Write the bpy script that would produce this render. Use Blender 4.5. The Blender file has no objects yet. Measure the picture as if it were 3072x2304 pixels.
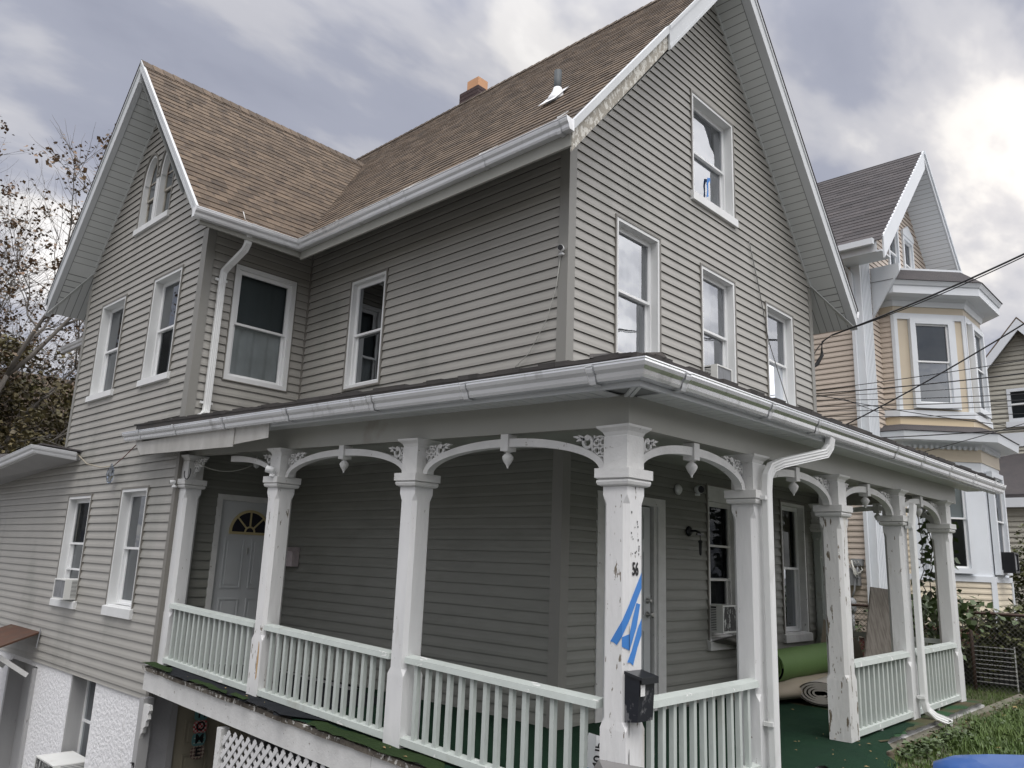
import bpy, bmesh, math, random
from mathutils import Vector, Matrix, noise as mnoise
R = math.radians
random.seed(7)
sc = bpy.context.scene
COL = sc.collection

# ---------------------------------------------------------------- camera
cam_d = bpy.data.cameras.new('camera'); cam = bpy.data.objects.new('camera', cam_d); COL.objects.link(cam)
ROW = [[0.6857484, -0.7268777, 0.0373898], [0.1851037, 0.1244872, -0.9748023], [0.7039075, 0.6753901, 0.2199146]]
m3 = Matrix(((ROW[0][0], -ROW[1][0], -ROW[2][0]), (ROW[0][1], -ROW[1][1], -ROW[2][1]), (ROW[0][2], -ROW[1][2], -ROW[2][2])))
cam.matrix_world = Matrix.Translation((-5.4069, -4.5242, 1.3444)) @ m3.to_4x4()
cam_d.sensor_width = 36; cam_d.lens = 2376.22 / 3072 * 36
cam_d.clip_start = 0.05; cam_d.clip_end = 2000
sc.camera = cam

# ---------------------------------------------------------------- sky, sun, exposure
SUN_EL, SUN_AZ = 63.0, 232.0      # high veiled sun behind and left of the photographer
world = bpy.data.worlds.new('World'); sc.world = world; world.use_nodes = True
wn, wl = world.node_tree.nodes, world.node_tree.links
for n in list(wn): wn.remove(n)
def W(t, **k):
    n = wn.new(t)
    for a, b in k.items(): setattr(n, a, b)
    return n
wo = W('ShaderNodeOutputWorld'); bg1 = W('ShaderNodeBackground'); bg2 = W('ShaderNodeBackground'); wmix = W('ShaderNodeMixShader')
sky = W('ShaderNodeTexSky', sky_type='NISHITA'); sky.sun_disc = False
sky.sun_elevation = R(SUN_EL); sky.sun_rotation = R(SUN_AZ); sky.air_density = 1.2; sky.dust_density = 2.0
bg1.inputs[1].default_value = 0.12; wl.new(sky.outputs[0], bg1.inputs[0])
tc = W('ShaderNodeTexCoord'); sep = W('ShaderNodeSeparateXYZ'); wl.new(tc.outputs['Generated'], sep.inputs[0])
def M_(op, a, b=None, c=None, clamp=False):
    n = W('ShaderNodeMath', operation=op); n.use_clamp = clamp
    for i, v in enumerate((a, b, c)):
        if v is None: continue
        if isinstance(v, (int, float)): n.inputs[i].default_value = v
        else: wl.new(v, n.inputs[i])
    return n.outputs[0]
# clouds lie on a flat layer overhead: direction divided by its height
den = M_('ADD', M_('MAXIMUM', sep.outputs[2], 0.0), 0.22)
comb = W('ShaderNodeCombineXYZ')
wl.new(M_('DIVIDE', sep.outputs[0], den), comb.inputs[0]); wl.new(M_('DIVIDE', sep.outputs[1], den), comb.inputs[1])
def cloud(scale, detail, rough, dist, off):
    mp = W('ShaderNodeMapping'); wl.new(comb.outputs[0], mp.inputs[0]); mp.inputs['Location'].default_value = off
    mp.inputs['Rotation'].default_value = (0, 0, R(35)); mp.inputs['Scale'].default_value = (1.0, 1.7, 1)
    nz = W('ShaderNodeTexNoise'); wl.new(mp.outputs[0], nz.inputs[0])
    nz.inputs['Scale'].default_value = scale; nz.inputs['Detail'].default_value = detail
    nz.inputs['Roughness'].default_value = rough; nz.inputs['Distortion'].default_value = dist
    return nz.outputs[0]
n1 = cloud(1.15, 6, 0.52, 0.25, (3.1, 1.4, 0)); n2 = cloud(3.4, 5, 0.5, 0.15, (0.3, 7.2, 0))
nn = M_('ADD', M_('MULTIPLY', n1, 0.64), M_('MULTIPLY', n2, 0.36))
ramp = W('ShaderNodeValToRGB'); wl.new(nn, ramp.inputs[0])
cr = ramp.color_ramp; cr.interpolation = 'EASE'
cr.elements[0].position = 0.30; cr.elements[0].color = (0.31, 0.325, 0.40, 1)
cr.elements[1].position = 0.66; cr.elements[1].color = (1.02, 0.99, 0.95, 1)
for p, c_ in ((0.43, (0.37, 0.385, 0.46)), (0.505, (0.53, 0.53, 0.57)), (0.57, (0.76, 0.74, 0.73))):
    e = cr.elements.new(p); e.color = (*c_, 1)
nrm = W('ShaderNodeVectorMath', operation='NORMALIZE'); wl.new(tc.outputs['Generated'], nrm.inputs[0])
def blob(d, power, gain, col, src):
    # thin place in the cloud where the light comes through
    v = Vector(d).normalized()
    dt = W('ShaderNodeVectorMath', operation='DOT_PRODUCT'); wl.new(nrm.outputs[0], dt.inputs[0]); dt.inputs[1].default_value = v
    f_ = M_('POWER', M_('MAXIMUM', dt.outputs['Value'], 0.0), power)
    f_ = M_('MULTIPLY', M_('MULTIPLY', f_, gain), M_('SMOOTH_MIN', M_('MULTIPLY', M_('MAXIMUM', M_('SUBTRACT', nn, 0.38), 0.0), 5.0), 1.0, 0.2))
    sc_ = W('ShaderNodeVectorMath', operation='SCALE'); sc_.inputs[0].default_value = col; wl.new(f_, sc_.inputs['Scale'])
    ad = W('ShaderNodeVectorMath', operation='ADD'); wl.new(src, ad.inputs[0]); wl.new(sc_.outputs[0], ad.inputs[1])
    return ad.outputs[0]
cc = ramp.outputs[0]
cc = blob((0.93, 0.10, 0.42), 90, 0.38, (1.0, 0.86, 0.66), cc)
cc = blob((0.965, -0.165, 0.25), 1300, 1.6, (1.0, 0.98, 0.96), cc)
cc = blob((0.30, 1.0, 0.33), 300, 0.45, (1.0, 0.97, 0.93), cc)
cc = blob((-0.02, 1.0, 0.62), 120, 0.30, (0.95, 0.97, 1.0), cc)
cc = blob((0.75, -0.75, 0.45), 7, 1.8, (1.0, 0.98, 0.97), cc)  # extra bright patch outside the view, added for the front windows to reflect
# sky brightness added overhead and behind the photographer, to light the walls
up = M_('MULTIPLY', M_('SMOOTH_MAX', M_('SUBTRACT', sep.outputs[2], 0.62), 0.0, 0.1), 8.5)
fwd = W('ShaderNodeVectorMath', operation='DOT_PRODUCT'); wl.new(nrm.outputs[0], fwd.inputs[0]); fwd.inputs[1].default_value = (-0.70, -0.70, 0.1)
bk = M_('MULTIPLY', M_('MAXIMUM', M_('SUBTRACT', fwd.outputs['Value'], 0.05), 0.0), 0.45)
gain = M_('ADD', M_('ADD', up, bk), 1.0)
vs = W('ShaderNodeVectorMath', operation='SCALE'); wl.new(cc, vs.inputs[0]); wl.new(gain, vs.inputs['Scale'])
wl.new(vs.outputs[0], bg2.inputs[0]); bg2.inputs[1].default_value = 1.0
wmix.inputs[0].default_value = 0.93
wl.new(bg1.outputs[0], wmix.inputs[1]); wl.new(bg2.outputs[0], wmix.inputs[2]); wl.new(wmix.outputs[0], wo.inputs[0])
sun_d = bpy.data.lights.new('sun', 'SUN'); sun = bpy.data.objects.new('sun', sun_d); COL.objects.link(sun)
sun_d.energy = 2.0; sun_d.angle = R(50); sun_d.color = (1.0, 0.97, 0.93)
sd = Vector((-math.sin(R(SUN_AZ + 180)) * -1 * math.cos(R(SUN_EL)), 0, 0))
az = R(SUN_AZ)
to_sun = Vector((math.cos(az) * math.cos(R(SUN_EL)), math.sin(az) * math.cos(R(SUN_EL)), math.sin(R(SUN_EL))))
sky.sun_rotation = math.pi / 2 - az
sun.rotation_euler = to_sun.to_track_quat('Z', 'Y').to_euler()
sc.view_settings.view_transform = 'Standard'; sc.view_settings.look = 'None'
sc.view_settings.exposure = 0.12; sc.view_settings.gamma = 1.0; sc.view_settings.use_curve_mapping = False

# ---------------------------------------------------------------- materials
MATS = {}
def mat(name, col, rough=0.6, col2=None, nscale=4.0, nfac=0.5, stretch=(1, 1, 1), bump=0.0, bscale=40.0, metal=0.0,
        spots=None, island=0.0, coat=0.0, spec=0.5, streak=None, bdist=.01):
    if name in MATS: return MATS[name]
    m = bpy.data.materials.new(name); m.use_nodes = True; MATS[name] = m
    nt = m.node_tree; N, L = nt.nodes, nt.links; b = N['Principled BSDF']
    b.inputs['Roughness'].default_value = rough; b.inputs['Metallic'].default_value = metal
    b.inputs['Specular IOR Level'].default_value = spec
    if coat: b.inputs['Coat Weight'].default_value = coat
    t = N.new('ShaderNodeTexCoord')
    def noise(scale, st=(1, 1, 1), det=5, ro=0.55):
        mp = N.new('ShaderNodeMapping'); mp.inputs['Scale'].default_value = st; L.new(t.outputs['Object'], mp.inputs[0])
        n = N.new('ShaderNodeTexNoise'); n.inputs['Scale'].default_value = scale; n.inputs['Detail'].default_value = det
        n.inputs['Roughness'].default_value = ro; L.new(mp.outputs[0], n.inputs[0]); return n.outputs[0]
    def ramp(src, p0, p1):
        r = N.new('ShaderNodeMapRange'); r.inputs[1].default_value = p0; r.inputs[2].default_value = p1; L.new(src, r.inputs[0]); return r.outputs[0]
    def mix(f, a, c2):
        x = N.new('ShaderNodeMix'); x.data_type = 'RGBA'
        if isinstance(f, float): x.inputs[0].default_value = f
        else: L.new(f, x.inputs[0])
        for i, v in ((6, a), (7, c2)):
            if isinstance(v, tuple): x.inputs[i].default_value = (*v, 1)
            else: L.new(v, x.inputs[i])
        return x.outputs[2]
    cur = tuple(col)
    if col2:
        f = ramp(noise(nscale, stretch), 0.5 - nfac * .5, 0.5 + nfac * .5)
        cur = mix(f, cur, tuple(col2))
    if streak:   # (colour, scale, lo, hi, stretch)
        c_, s_, lo, hi, st = streak
        cur = mix(ramp(noise(s_, st, 6), lo, hi), cur, tuple(c_))
    if island:
        g = N.new('ShaderNodeNewGeometry'); r = N.new('ShaderNodeMapRange'); L.new(g.outputs['Random Per Island'], r.inputs[0])
        r.inputs[3].default_value = 1 - island; r.inputs[4].default_value = 1 + island
        h = N.new('ShaderNodeHueSaturation'); L.new(r.outputs[0], h.inputs['Value'])
        if isinstance(cur, tuple): h.inputs['Color'].default_value = (*cur, 1)
        else: L.new(cur, h.inputs['Color'])
        cur = h.outputs[0]
    hsrc = None
    if spots:    # (colour, scale, threshold, softness, stretch): chips and flakes with hard edges
        c_, s_, th, so, st = spots
        f = ramp(noise(s_, st, 8, 0.62), th, th + so)
        cur = mix(f, cur, tuple(c_)); hsrc = f
    if isinstance(cur, tuple): b.inputs['Base Color'].default_value = (*cur, 1)
    else: L.new(cur, b.inputs['Base Color'])
    if bump:
        bp = N.new('ShaderNodeBump'); bp.inputs['Strength'].default_value = bump; bp.inputs['Distance'].default_value = bdist
        L.new(noise(bscale, stretch, 4), bp.inputs['Height'])
        if hsrc is not None:
            b2 = N.new('ShaderNodeBump'); b2.inputs['Strength'].default_value = 0.5; b2.inputs['Distance'].default_value = 0.003; b2.invert = True
            L.new(hsrc, b2.inputs['Height']); L.new(bp.outputs[0], b2.inputs['Normal']); L.new(b2.outputs[0], b.inputs['Normal'])
        else: L.new(bp.outputs[0], b.inputs['Normal'])
    return m
def glass_mat(name, tint, refl, gcol=(.92, .95, 1)):
    m = bpy.data.materials.new(name); m.use_nodes = True; nt = m.node_tree; N, L = nt.nodes, nt.links
    N.remove(N['Principled BSDF']); o = N['Material Output']
    tr = N.new('ShaderNodeBsdfTransparent'); tr.inputs[0].default_value = (*tint, 1)
    gl = N.new('ShaderNodeBsdfGlossy'); gl.inputs['Roughness'].default_value = 0.015; gl.inputs['Color'].default_value = (*gcol, 1)
    fr = N.new('ShaderNodeFresnel'); fr.inputs[0].default_value = refl
    t = N.new('ShaderNodeTexCoord'); nz = N.new('ShaderNodeTexNoise'); nz.inputs['Scale'].default_value = 2.2; L.new(t.outputs['Object'], nz.inputs[0])
    bp = N.new('ShaderNodeBump'); bp.inputs['Strength'].default_value = 0.12; bp.inputs['Distance'].default_value = 0.02
    L.new(nz.outputs[0], bp.inputs['Height']); L.new(bp.outputs[0], gl.inputs['Normal'])
    mx = N.new('ShaderNodeMixShader'); L.new(fr.outputs[0], mx.inputs[0]); L.new(tr.outputs[0], mx.inputs[1]); L.new(gl.outputs[0], mx.inputs[2])
    L.new(mx.outputs[0], o.inputs[0]); return m
SIDE = mat('grey_vinyl_siding', (.335, .325, .298), .42, (.385, .373, .342), 1.3, .5, (1, 1, 1), .05, 90,
           streak=((.19, .195, .17), 1.1, .56, .86, (1, 1, .45)), spec=.42)
LAP = mat('lap_shadow_edge', (.07, .067, .06), .9)  # near-black lap underside, paints in the shadow line between courses
SIDEP = mat('shaded_porch_siding', (.255, .258, .232), .5, (.215, .218, .195), 2.0, .5, (1, 1, 4), .05, 90,
            streak=((.15, .155, .135), 1.2, .58, .95, (1, 1, 3)), spec=.4)  # the same siding under the porch roof, its shade put into the colour
TRIMG = mat('grey_trim', (.27, .265, .245), .5, (.23, .225, .205), 2, .6, (1, 1, .3), .04, 60)
CHAN = mat('brown_grey_channel', (.20, .19, .17), .5)
WHITE = mat('white_aluminium', (.78, .79, .79), .38, (.66, .67, .66), 3, .6, (1, 1, .25), .02, 30)
VINYL = mat('white_vinyl', (.80, .81, .81), .35)
RAKE = mat('white_rake_metal', (.60, .62, .63), .42, (.50, .52, .53), 1.5, .6, (1, 1, 1), .05, 12)
SOFF = mat('white_soffit_panel', (.66, .68, .67), .5, (.58, .60, .59), 2, .6)
GROOVE = mat('soffit_groove', (.22, .23, .225), .7)
GUT = mat('gutter_metal', (.80, .81, .82), .28, (.66, .67, .68), 2.2, .6, (1, 1, 1), .03, 9, metal=.35, coat=.3,
          streak=((.22, .215, .20), 5, .60, .85, (1, 1, .2)))
GUTP = mat('porch_gutter_metal', (.88, .89, .90), .24, (.74, .75, .76), 2.0, .6, (1, 1, 1), .03, 9, metal=.75, coat=.3,
           streak=((.20, .195, .18), 6, .58, .85, (1, 1, .25)))
SPOUT = mat('white_downspout', (.80, .81, .80), .3, (.68, .69, .68), 4, .5, (1, 1, .2), .03, 12, streak=((.35, .34, .31), 4, .62, .9, (1, 1, .4)))
SHIN = mat('brown_shingle', (.100, .072, .050), .9, (.138, .102, .070), 5, .6, (1, 1, 1), .6, 160, island=.34,
           streak=((.055, .042, .034), 13, .52, .72, (1, 1, 1)))
SHIND = mat('dark_shingle', (.050, .047, .050), .9, (.075, .066, .066), 4, .6, (1, 1, 1), .6, 150, island=.25)
SHINP = mat('porch_shingle', (.035, .034, .034), .9, (.06, .052, .047), 4, .6, (1, 1, 1), .6, 150, island=.25)
POST = mat('old_white_post_paint', (.84, .84, .835), .5, (.62, .63, .63), 3.5, .6, (1, 1, .25), .35, 35,
           streak=((.42, .40, .35), 5, .62, .86, (1.5, 1.5, .35)), spots=((.22, .19, .15), 24, .675, .012, (1.6, 1.6, .45)))
POSTW = mat('peeled_white_post_paint', (.85, .85, .845), .5, (.68, .68, .67), 4.0, .6, (1, 1, .22), .5, 30,
            streak=((.45, .40, .30), 5, .60, .84, (1.6, 1.6, .3)), spots=((.20, .17, .13), 20, .635, .015, (1.6, 1.6, .4)))
POSTP = mat('flaking_post_paint', (.80, .80, .79), .5, (.60, .60, .58), 4.0, .6, (1, 1, .22), .5, 30,
            streak=((.50, .43, .28), 4, .60, .84, (1.6, 1.6, .3)), spots=((.17, .14, .10), 13, .585, .02, (1.7, 1.7, .45)))
TRIMW = mat('weathered_white_trim', (.76, .76, .745), .5, (.60, .60, .585), 7, .6, (1, 1, 1), .3, 50,
            spots=((.30, .28, .25), 22, .66, .02, (1, 1, 1)))
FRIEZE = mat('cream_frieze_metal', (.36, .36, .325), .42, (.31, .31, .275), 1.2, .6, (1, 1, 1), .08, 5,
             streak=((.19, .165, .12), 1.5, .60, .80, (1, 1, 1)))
CEIL = mat('porch_ceiling_board', (.42, .43, .39), .6, (.34, .35, .31), 3, .6)
RAILB = mat('pale_green_baluster_paint', (.555, .60, .57), .5, (.48, .52, .49), 5, .6, (1, 1, .5), .3, 40,
           streak=((.36, .37, .33), 5, .66, .85, (1, 1, .6)))
RAIL = mat('pale_green_rail_paint', (.545, .59, .56), .5, (.47, .51, .48), 5, .6, (1, 1, .5), .3, 40,
           streak=((.33, .335, .28), 4, .60, .82, (1, 1, 1)), spots=((.74, .75, .73), 13, .625, .02, (1, .35, 1)))
TURF = mat('green_turf_carpet', (.010, .030, .018), .95, (.015, .044, .024), 2.5, .6, (1, 1, 1), .8, 220,
           streak=((.012, .035, .018), 1.2, .52, .72, (1, 1, 1)), spots=((.10, .09, .05), 34, .70, .03, (1, 1, 1)), spec=.15)
TURFL = mat('faded_green_turf', (.020, .038, .014), .95, (.032, .056, .018), 6, .6, (1, 1, 1), .8, 220, spots=((.14, .12, .08), 30, .68, .03, (1, 1, 1)), spec=.15)
BLACKM = mat('black_mat', (.014, .016, .019), .95, (.022, .024, .028), 8, .5, (1, 1, 1), .6, 200, spots=((.25, .25, .24), 40, .76, .02, (1, 1, 1)), spec=.15)
ROT = mat('rotten_wood_edge', (.20, .175, .14), .85, (.07, .06, .05), 14, .5, (1, 1, 1), .8, 60, spots=((.62, .61, .57), 17, .56, .02, (1, 1, 1)))
STUC = mat('white_stucco', (.86, .86, .87), .8, (.78, .78, .79), 9, .6, (1, 1, 1), 1.0, 24, streak=((.52, .50, .46), 1.3, .60, .85, (1, 1, .4)), bdist=.02)
GREYWD = mat('shaded_soffit_wood', (.42, .42, .42), .6, (.33, .33, .33), 3, .6, (1, 1, .2), .3, 30, spots=((.12, .11, .10), 12, .68, .02, (2, 2, .3)))
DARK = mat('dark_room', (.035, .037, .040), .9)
CURT = mat('white_curtain', (.80, .82, .81), .9, (.52, .54, .52), 3, .6)
CURTG = mat('grey_curtain', (.22, .24, .245), .9, (.16, .18, .185), 3, .6)
CURTG2 = mat('dark_green_curtain', (.11, .125, .125), .9)
BLIND = mat('dark_blind', (.36, .39, .42), .6)
GLASS = glass_mat('window_glass', (.82, .86, .88), 1.75)
GLASSD = glass_mat('dull_porch_glass', (.60, .63, .65), 1.35, (.38, .40, .42))
GLASSW = glass_mat('side_window_glass', (.84, .87, .88), 1.35, (.26, .27, .28))
GLASSF = glass_mat('front_window_glass', (.92, .95, .98), 3.8)
SCREEN = mat('insect_screen', (.075, .08, .085), .7, (.095, .10, .105), 4, .5)
DOORW = mat('white_door', (.62, .64, .65), .4, (.56, .58, .59), 3, .5)
GOLD = mat('pale_gold_trim', (.52, .44, .24), .45)
BRONZE = mat('black_glass', (.02, .02, .03), .12)
CREAMD = mat('beige_door', (.34, .31, .235), .5, (.29, .265, .20), 3, .5)
STEEL = mat('satin_steel', (.55, .54, .52), .28, metal=.9)
BLACK = mat('black_plastic', (.012, .013, .016), .35)
ACW = mat('white_ac_case', (.74, .75, .73), .4, (.64, .64, .61), 4, .6, streak=((.38, .30, .20), 9, .64, .82, (1, 1, 1)))
ACG = mat('grey_ac_coil', (.26, .27, .28), .6, (.15, .155, .165), 30, .4, (1, 1, .2), spots=((.62, .63, .62), 38, .66, .03, (1, 1, .4)))
ACD = mat('dark_ac_coil', (.035, .035, .035), .7, (.07, .07, .07), 30, .4, spots=((.62, .63, .61), 26, .56, .03, (1.2, 1.2, .35)))
TAPE = mat('blue_painter_tape', (.045, .20, .56), .6, (.06, .24, .62), 8, .6)
BEIGE = mat('beige_siding', (.62, .535, .455), .55, (.56, .485, .41), 1.5, .6, (1, 1, 1), .05, 80)
BEIGEL = mat('cream_siding', (.70, .62, .48), .55, (.60, .53, .41), 1.8, .6, (1, 1, 1), .05, 80, streak=((.38, .34, .27), 3, .60, .82, (1, 1, 1)))
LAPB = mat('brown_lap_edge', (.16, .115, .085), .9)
TAN = mat('tan_panel', (.62, .54, .42), .5, (.58, .50, .38), 2, .6)
NWHITE = mat('neighbour_white_trim', (.72, .75, .78), .45, (.66, .69, .72), 2, .6)
GREYB = mat('grey_beige_siding', (.44, .425, .36), .55, (.39, .375, .32), 1.5, .6)
BRICK = mat('dark_brick', (.045, .030, .032), .85, (.075, .045, .042), 14, .5, (1, 1, 3), .6, 60)
CLAY = mat('clay_flue', (.60, .33, .17), .7, (.52, .28, .15), 6, .6)
REDB = mat('dark_red_foundation', (.10, .03, .028), .85, (.14, .05, .04), 9, .5)
CONC = mat('old_concrete', (.19, .175, .14), .9, (.12, .115, .085), 5, .6, (1, 1, 1), .6, 50, streak=((.07, .09, .04), 3, .52, .72, (1, 1, 1)))
SOIL = mat('damp_soil', (.075, .058, .038), .95, (.12, .095, .06), 9, .6, (1, 1, 1), .8, 40)
GRASSG = mat('lawn_ground', (.045, .065, .020), .95, (.070, .070, .030), 4, .6, (1, 1, 1), .8, 40)
BLADE = mat('grass_blade', (.060, .115, .022), .6, (.095, .14, .03), 1.5, .6, island=.35)
LEAFG = mat('ivy_leaf', (.045, .080, .022), .5, (.07, .10, .03), 2, .6, island=.35)
LEAFB = mat('bush_leaf', (.050, .070, .020), .55, (.10, .095, .03), 1.2, .6, island=.4)
LEAFD = mat('dark_tree_leaf', (.075, .085, .032), .6, (.14, .095, .04), .5, .6, island=.4)
LEAFR = mat('russet_leaf', (.19, .105, .06), .6, (.11, .085, .04), .6, .6, island=.4)
BARK = mat('grey_bark', (.19, .175, .155), .9, (.085, .075, .065), 6, .6, (1, 1, .3), .6, 30)
RUSTF = mat('rusty_pipe', (.075, .045, .035), .7)
WIREG = mat('fence_wire', (.17, .165, .155), .5, metal=.5)
CABLE = mat('black_cable', (.018, .018, .02), .6)
CABLEW = mat('pale_cable', (.50, .50, .46), .6)
GROLL = mat('green_carpet_back', (.105, .19, .050), .7, (.085, .155, .042), 3, .6, (1, 1, 1), .1, 30)
FABW = mat('grey_white_carpet', (.50, .47, .43), .95, (.42, .39, .35), 9, .6, (1, 1, 1), .5, 80)
CARD = mat('tan_wrap', (.36, .31, .24), .8, (.30, .26, .2), 5, .6)
PLY = mat('weathered_plywood', (.17, .15, .125), .85, (.27, .245, .215), 6.5, .22, (4, 4, .8), .3, 30)
AWN = mat('rusty_awning', (.105, .048, .028), .8, (.065, .038, .028), 5, .5, (1, 1, 1), .2, 20, streak=((.09, .115, .085), 3, .52, .7, (1, 1, 1)))
BLUEB = mat('blue_bin_plastic', (.020, .075, .25), .35, (.03, .095, .29), 6, .5, coat=.2)
GREYB2 = mat('grey_bin_plastic', (.13, .125, .12), .5, (.16, .155, .15), 6, .5)
BAGW = mat('white_bag', (.75, .76, .77), .35); BAGB = mat('blue_bag', (.06, .28, .48), .35)
INK = mat('black_print', (.01, .01, .012), .5)
PAPER = mat('white_paper', (.8, .8, .78), .7)
PINK = mat('pinkish_box', (.62, .55, .55), .6, (.45, .38, .40), 20, .5)
ASPH = mat('street_ground', (.10, .10, .10), .9, (.13, .13, .125), 3, .6)
FILM = mat('frosted_film', (.66, .70, .74), .45, (.52, .58, .66), 2.6, .6, (1, 1, .35))
GALV = mat('grey_meter_metal', (.30, .31, .32), .5, (.24, .25, .26), 6, .6)
REDCH = mat('red_white_check', (.42, .035, .045), .8); TEAL = mat('teal_stripe', (.12, .26, .26), .8); TANCH = mat('tan_check', (.36, .26, .20), .8)
BULB = mat('frosted_bulb', (.55, .56, .55), .2)

# ---------------------------------------------------------------- mesh builder
def sag(x, y):
    # the old porch has sunk at its outer corner
    left = -0.07 + 0.033 * (y + 1.7) if y > -1.7 else -0.07
    right = -0.07 + 0.009 * (x + 1.45) if x > -1.45 else -0.07
    wl_ = min(1, max(0, -x / 1.25)); wf_ = min(1, max(0, -y / 1.5))
    if y > 0: return left * wl_
    if x > 0: return right * wf_
    return max(wl_, wf_) * (left if wl_ > wf_ else right)
class MB:
    def __init__(s, warp=False): s.v = []; s.f = []; s.sm = []; s.mi = []; s.warp = warp; s.cm = 0
    def vert(s, p): s.v.append(tuple(p)); return len(s.v) - 1
    def face(s, pts, smooth=False):
        i = [s.vert(p) for p in pts]; s.f.append(i); s.sm.append(smooth); s.mi.append(s.cm)
    def idx(s, ids, smooth=False): s.f.append(list(ids)); s.sm.append(smooth); s.mi.append(s.cm)
    def hexa(s, p):   # 8 points: bottom 4 then top 4, counter-clockwise
        b = len(s.v); s.v += [tuple(q) for q in p]
        for q in ((0, 3, 2, 1), (4, 5, 6, 7), (0, 1, 5, 4), (1, 2, 6, 5), (2, 3, 7, 6), (3, 0, 4, 7)): s.idx([b + k for k in q])
    def box(s, x0, x1, y0, y1, z0, z1):
        if x0 > x1: x0, x1 = x1, x0
        if y0 > y1: y0, y1 = y1, y0
        s.hexa([(x0, y0, z0), (x1, y0, z0), (x1, y1, z0), (x0, y1, z0), (x0, y0, z1), (x1, y0, z1), (x1, y1, z1), (x0, y1, z1)])
    def sweep(s, path, sec, up=(0, 0, 1), closed=True, caps=True, smooth=False, scales=None):
        path = [Vector(p) for p in path]; up = Vector(up); n = len(path); k = len(sec); rings = []
        for i, p in enumerate(path):
            a = (path[i] - path[i - 1]).normalized() if i else (path[1] - path[0]).normalized()
            b = (path[i + 1] - path[i]).normalized() if i < n - 1 else a
            t = (a + b).normalized() if (a + b).length > 1e-6 else a
            side = t.cross(up)
            if side.length < 1e-3: side = t.cross(Vector((0, 1, 0.01)))
            side.normalize(); u2 = side.cross(t).normalized()
            mit = min(1.25, 1 / max(.45, math.sqrt(max(.05, (1 + a.dot(b)) / 2))))
            sc_ = scales[i] if scales else 1
            # widen along the bend direction only
            bd = (b - a); bd = bd - t * bd.dot(t)
            if bd.length > 1e-5: bd.normalize()
            else: bd = None
            ring = []
            for q in sec:
                o = side * q[0] * sc_ + u2 * q[1] * sc_
                if bd is not None: o = o + bd * o.dot(bd) * (mit - 1)
                ring.append(s.vert(p + o))
            rings.append(ring)
        for i in range(n - 1):
            for j in range(k if closed else k - 1):
                j2 = (j + 1) % k; s.idx((rings[i][j], rings[i][j2], rings[i + 1][j2], rings[i + 1][j]), smooth)
        if caps and closed: s.idx(rings[0][::-1]); s.idx(rings[-1])
    def tube(s, path, r, n=6, scales=None, smooth=True):
        s.sweep(path, [(r * math.cos(2 * math.pi * i / n), r * math.sin(2 * math.pi * i / n)) for i in range(n)], smooth=smooth, scales=scales)
    def lathe(s, c, prof, n=12, axis='z', smooth=True):   # prof (r, h)
        rings = []
        for r_, h in prof:
            ring = []
            for i in range(n):
                a = 2 * math.pi * i / n; x, y = r_ * math.cos(a), r_ * math.sin(a)
                p = (x, y, h) if axis == 'z' else ((h, x, y) if axis == 'x' else (x, h, y))
                ring.append(s.vert((c[0] + p[0], c[1] + p[1], c[2] + p[2])))
            rings.append(ring)
        for i in range(len(rings) - 1):
            for j in range(n): s.idx((rings[i][j], rings[i][(j + 1) % n], rings[i + 1][(j + 1) % n], rings[i + 1][j]), smooth)
        s.idx(rings[0][::-1]); s.idx(rings[-1])
    def prism(s, pts, off):     # polygon pts (3d) extruded by vector off
        off = Vector(off); a = [s.vert(p) for p in pts]; b = [s.vert(Vector(p) + off) for p in pts]
        s.idx(a[::-1]); s.idx(b)
        for i in range(len(pts)): j = (i + 1) % len(pts); s.idx((a[i], a[j], b[j], b[i]))
    def build(s, name, mats, parent=None, label=None):
        me = bpy.data.meshes.new(name)
        ro = Vector(parent.get('_root', (0, 0, 0))) if parent else Vector((0, 0, 0))
        vs_ = []
        for p in s.v:
            z = p[2] + (sag(p[0], p[1]) if s.warp else 0)
            vs_.append((p[0] - ro.x, p[1] - ro.y, z - ro.z))
        me.from_pydata(vs_, [], s.f)
        me.polygons.foreach_set('use_smooth', s.sm)
        if not isinstance(mats, (list, tuple)): mats = [mats]
        for m in mats: me.materials.append(m)
        if len(mats) > 1: me.polygons.foreach_set('material_index', s.mi)
        bm = bmesh.new(); bm.from_mesh(me); bmesh.ops.recalc_face_normals(bm, faces=bm.faces); bm.to_mesh(me); bm.free()
        me.update()
        o = bpy.data.objects.new(name, me); COL.objects.link(o)
        if parent: o.parent = parent; o['_root'] = tuple(ro)
        if label: o['label'] = label
        return o
def thing(name, label, cat, loc=(0, 0, 0), group=None):
    o = bpy.data.objects.new(name, None); COL.objects.link(o); o.location = loc; o['_root'] = tuple(loc)
    o['label'] = label; o['category'] = cat
    if group: o['group'] = group
    return o
def solo(name, mb, m, label, cat, group=None, kind=None):
    o = mb.build(name, m)
    if kind: o['kind'] = kind
    if label: o['label'] = label
    if cat: o['category'] = cat
    if group: o['group'] = group
    return o

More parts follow.
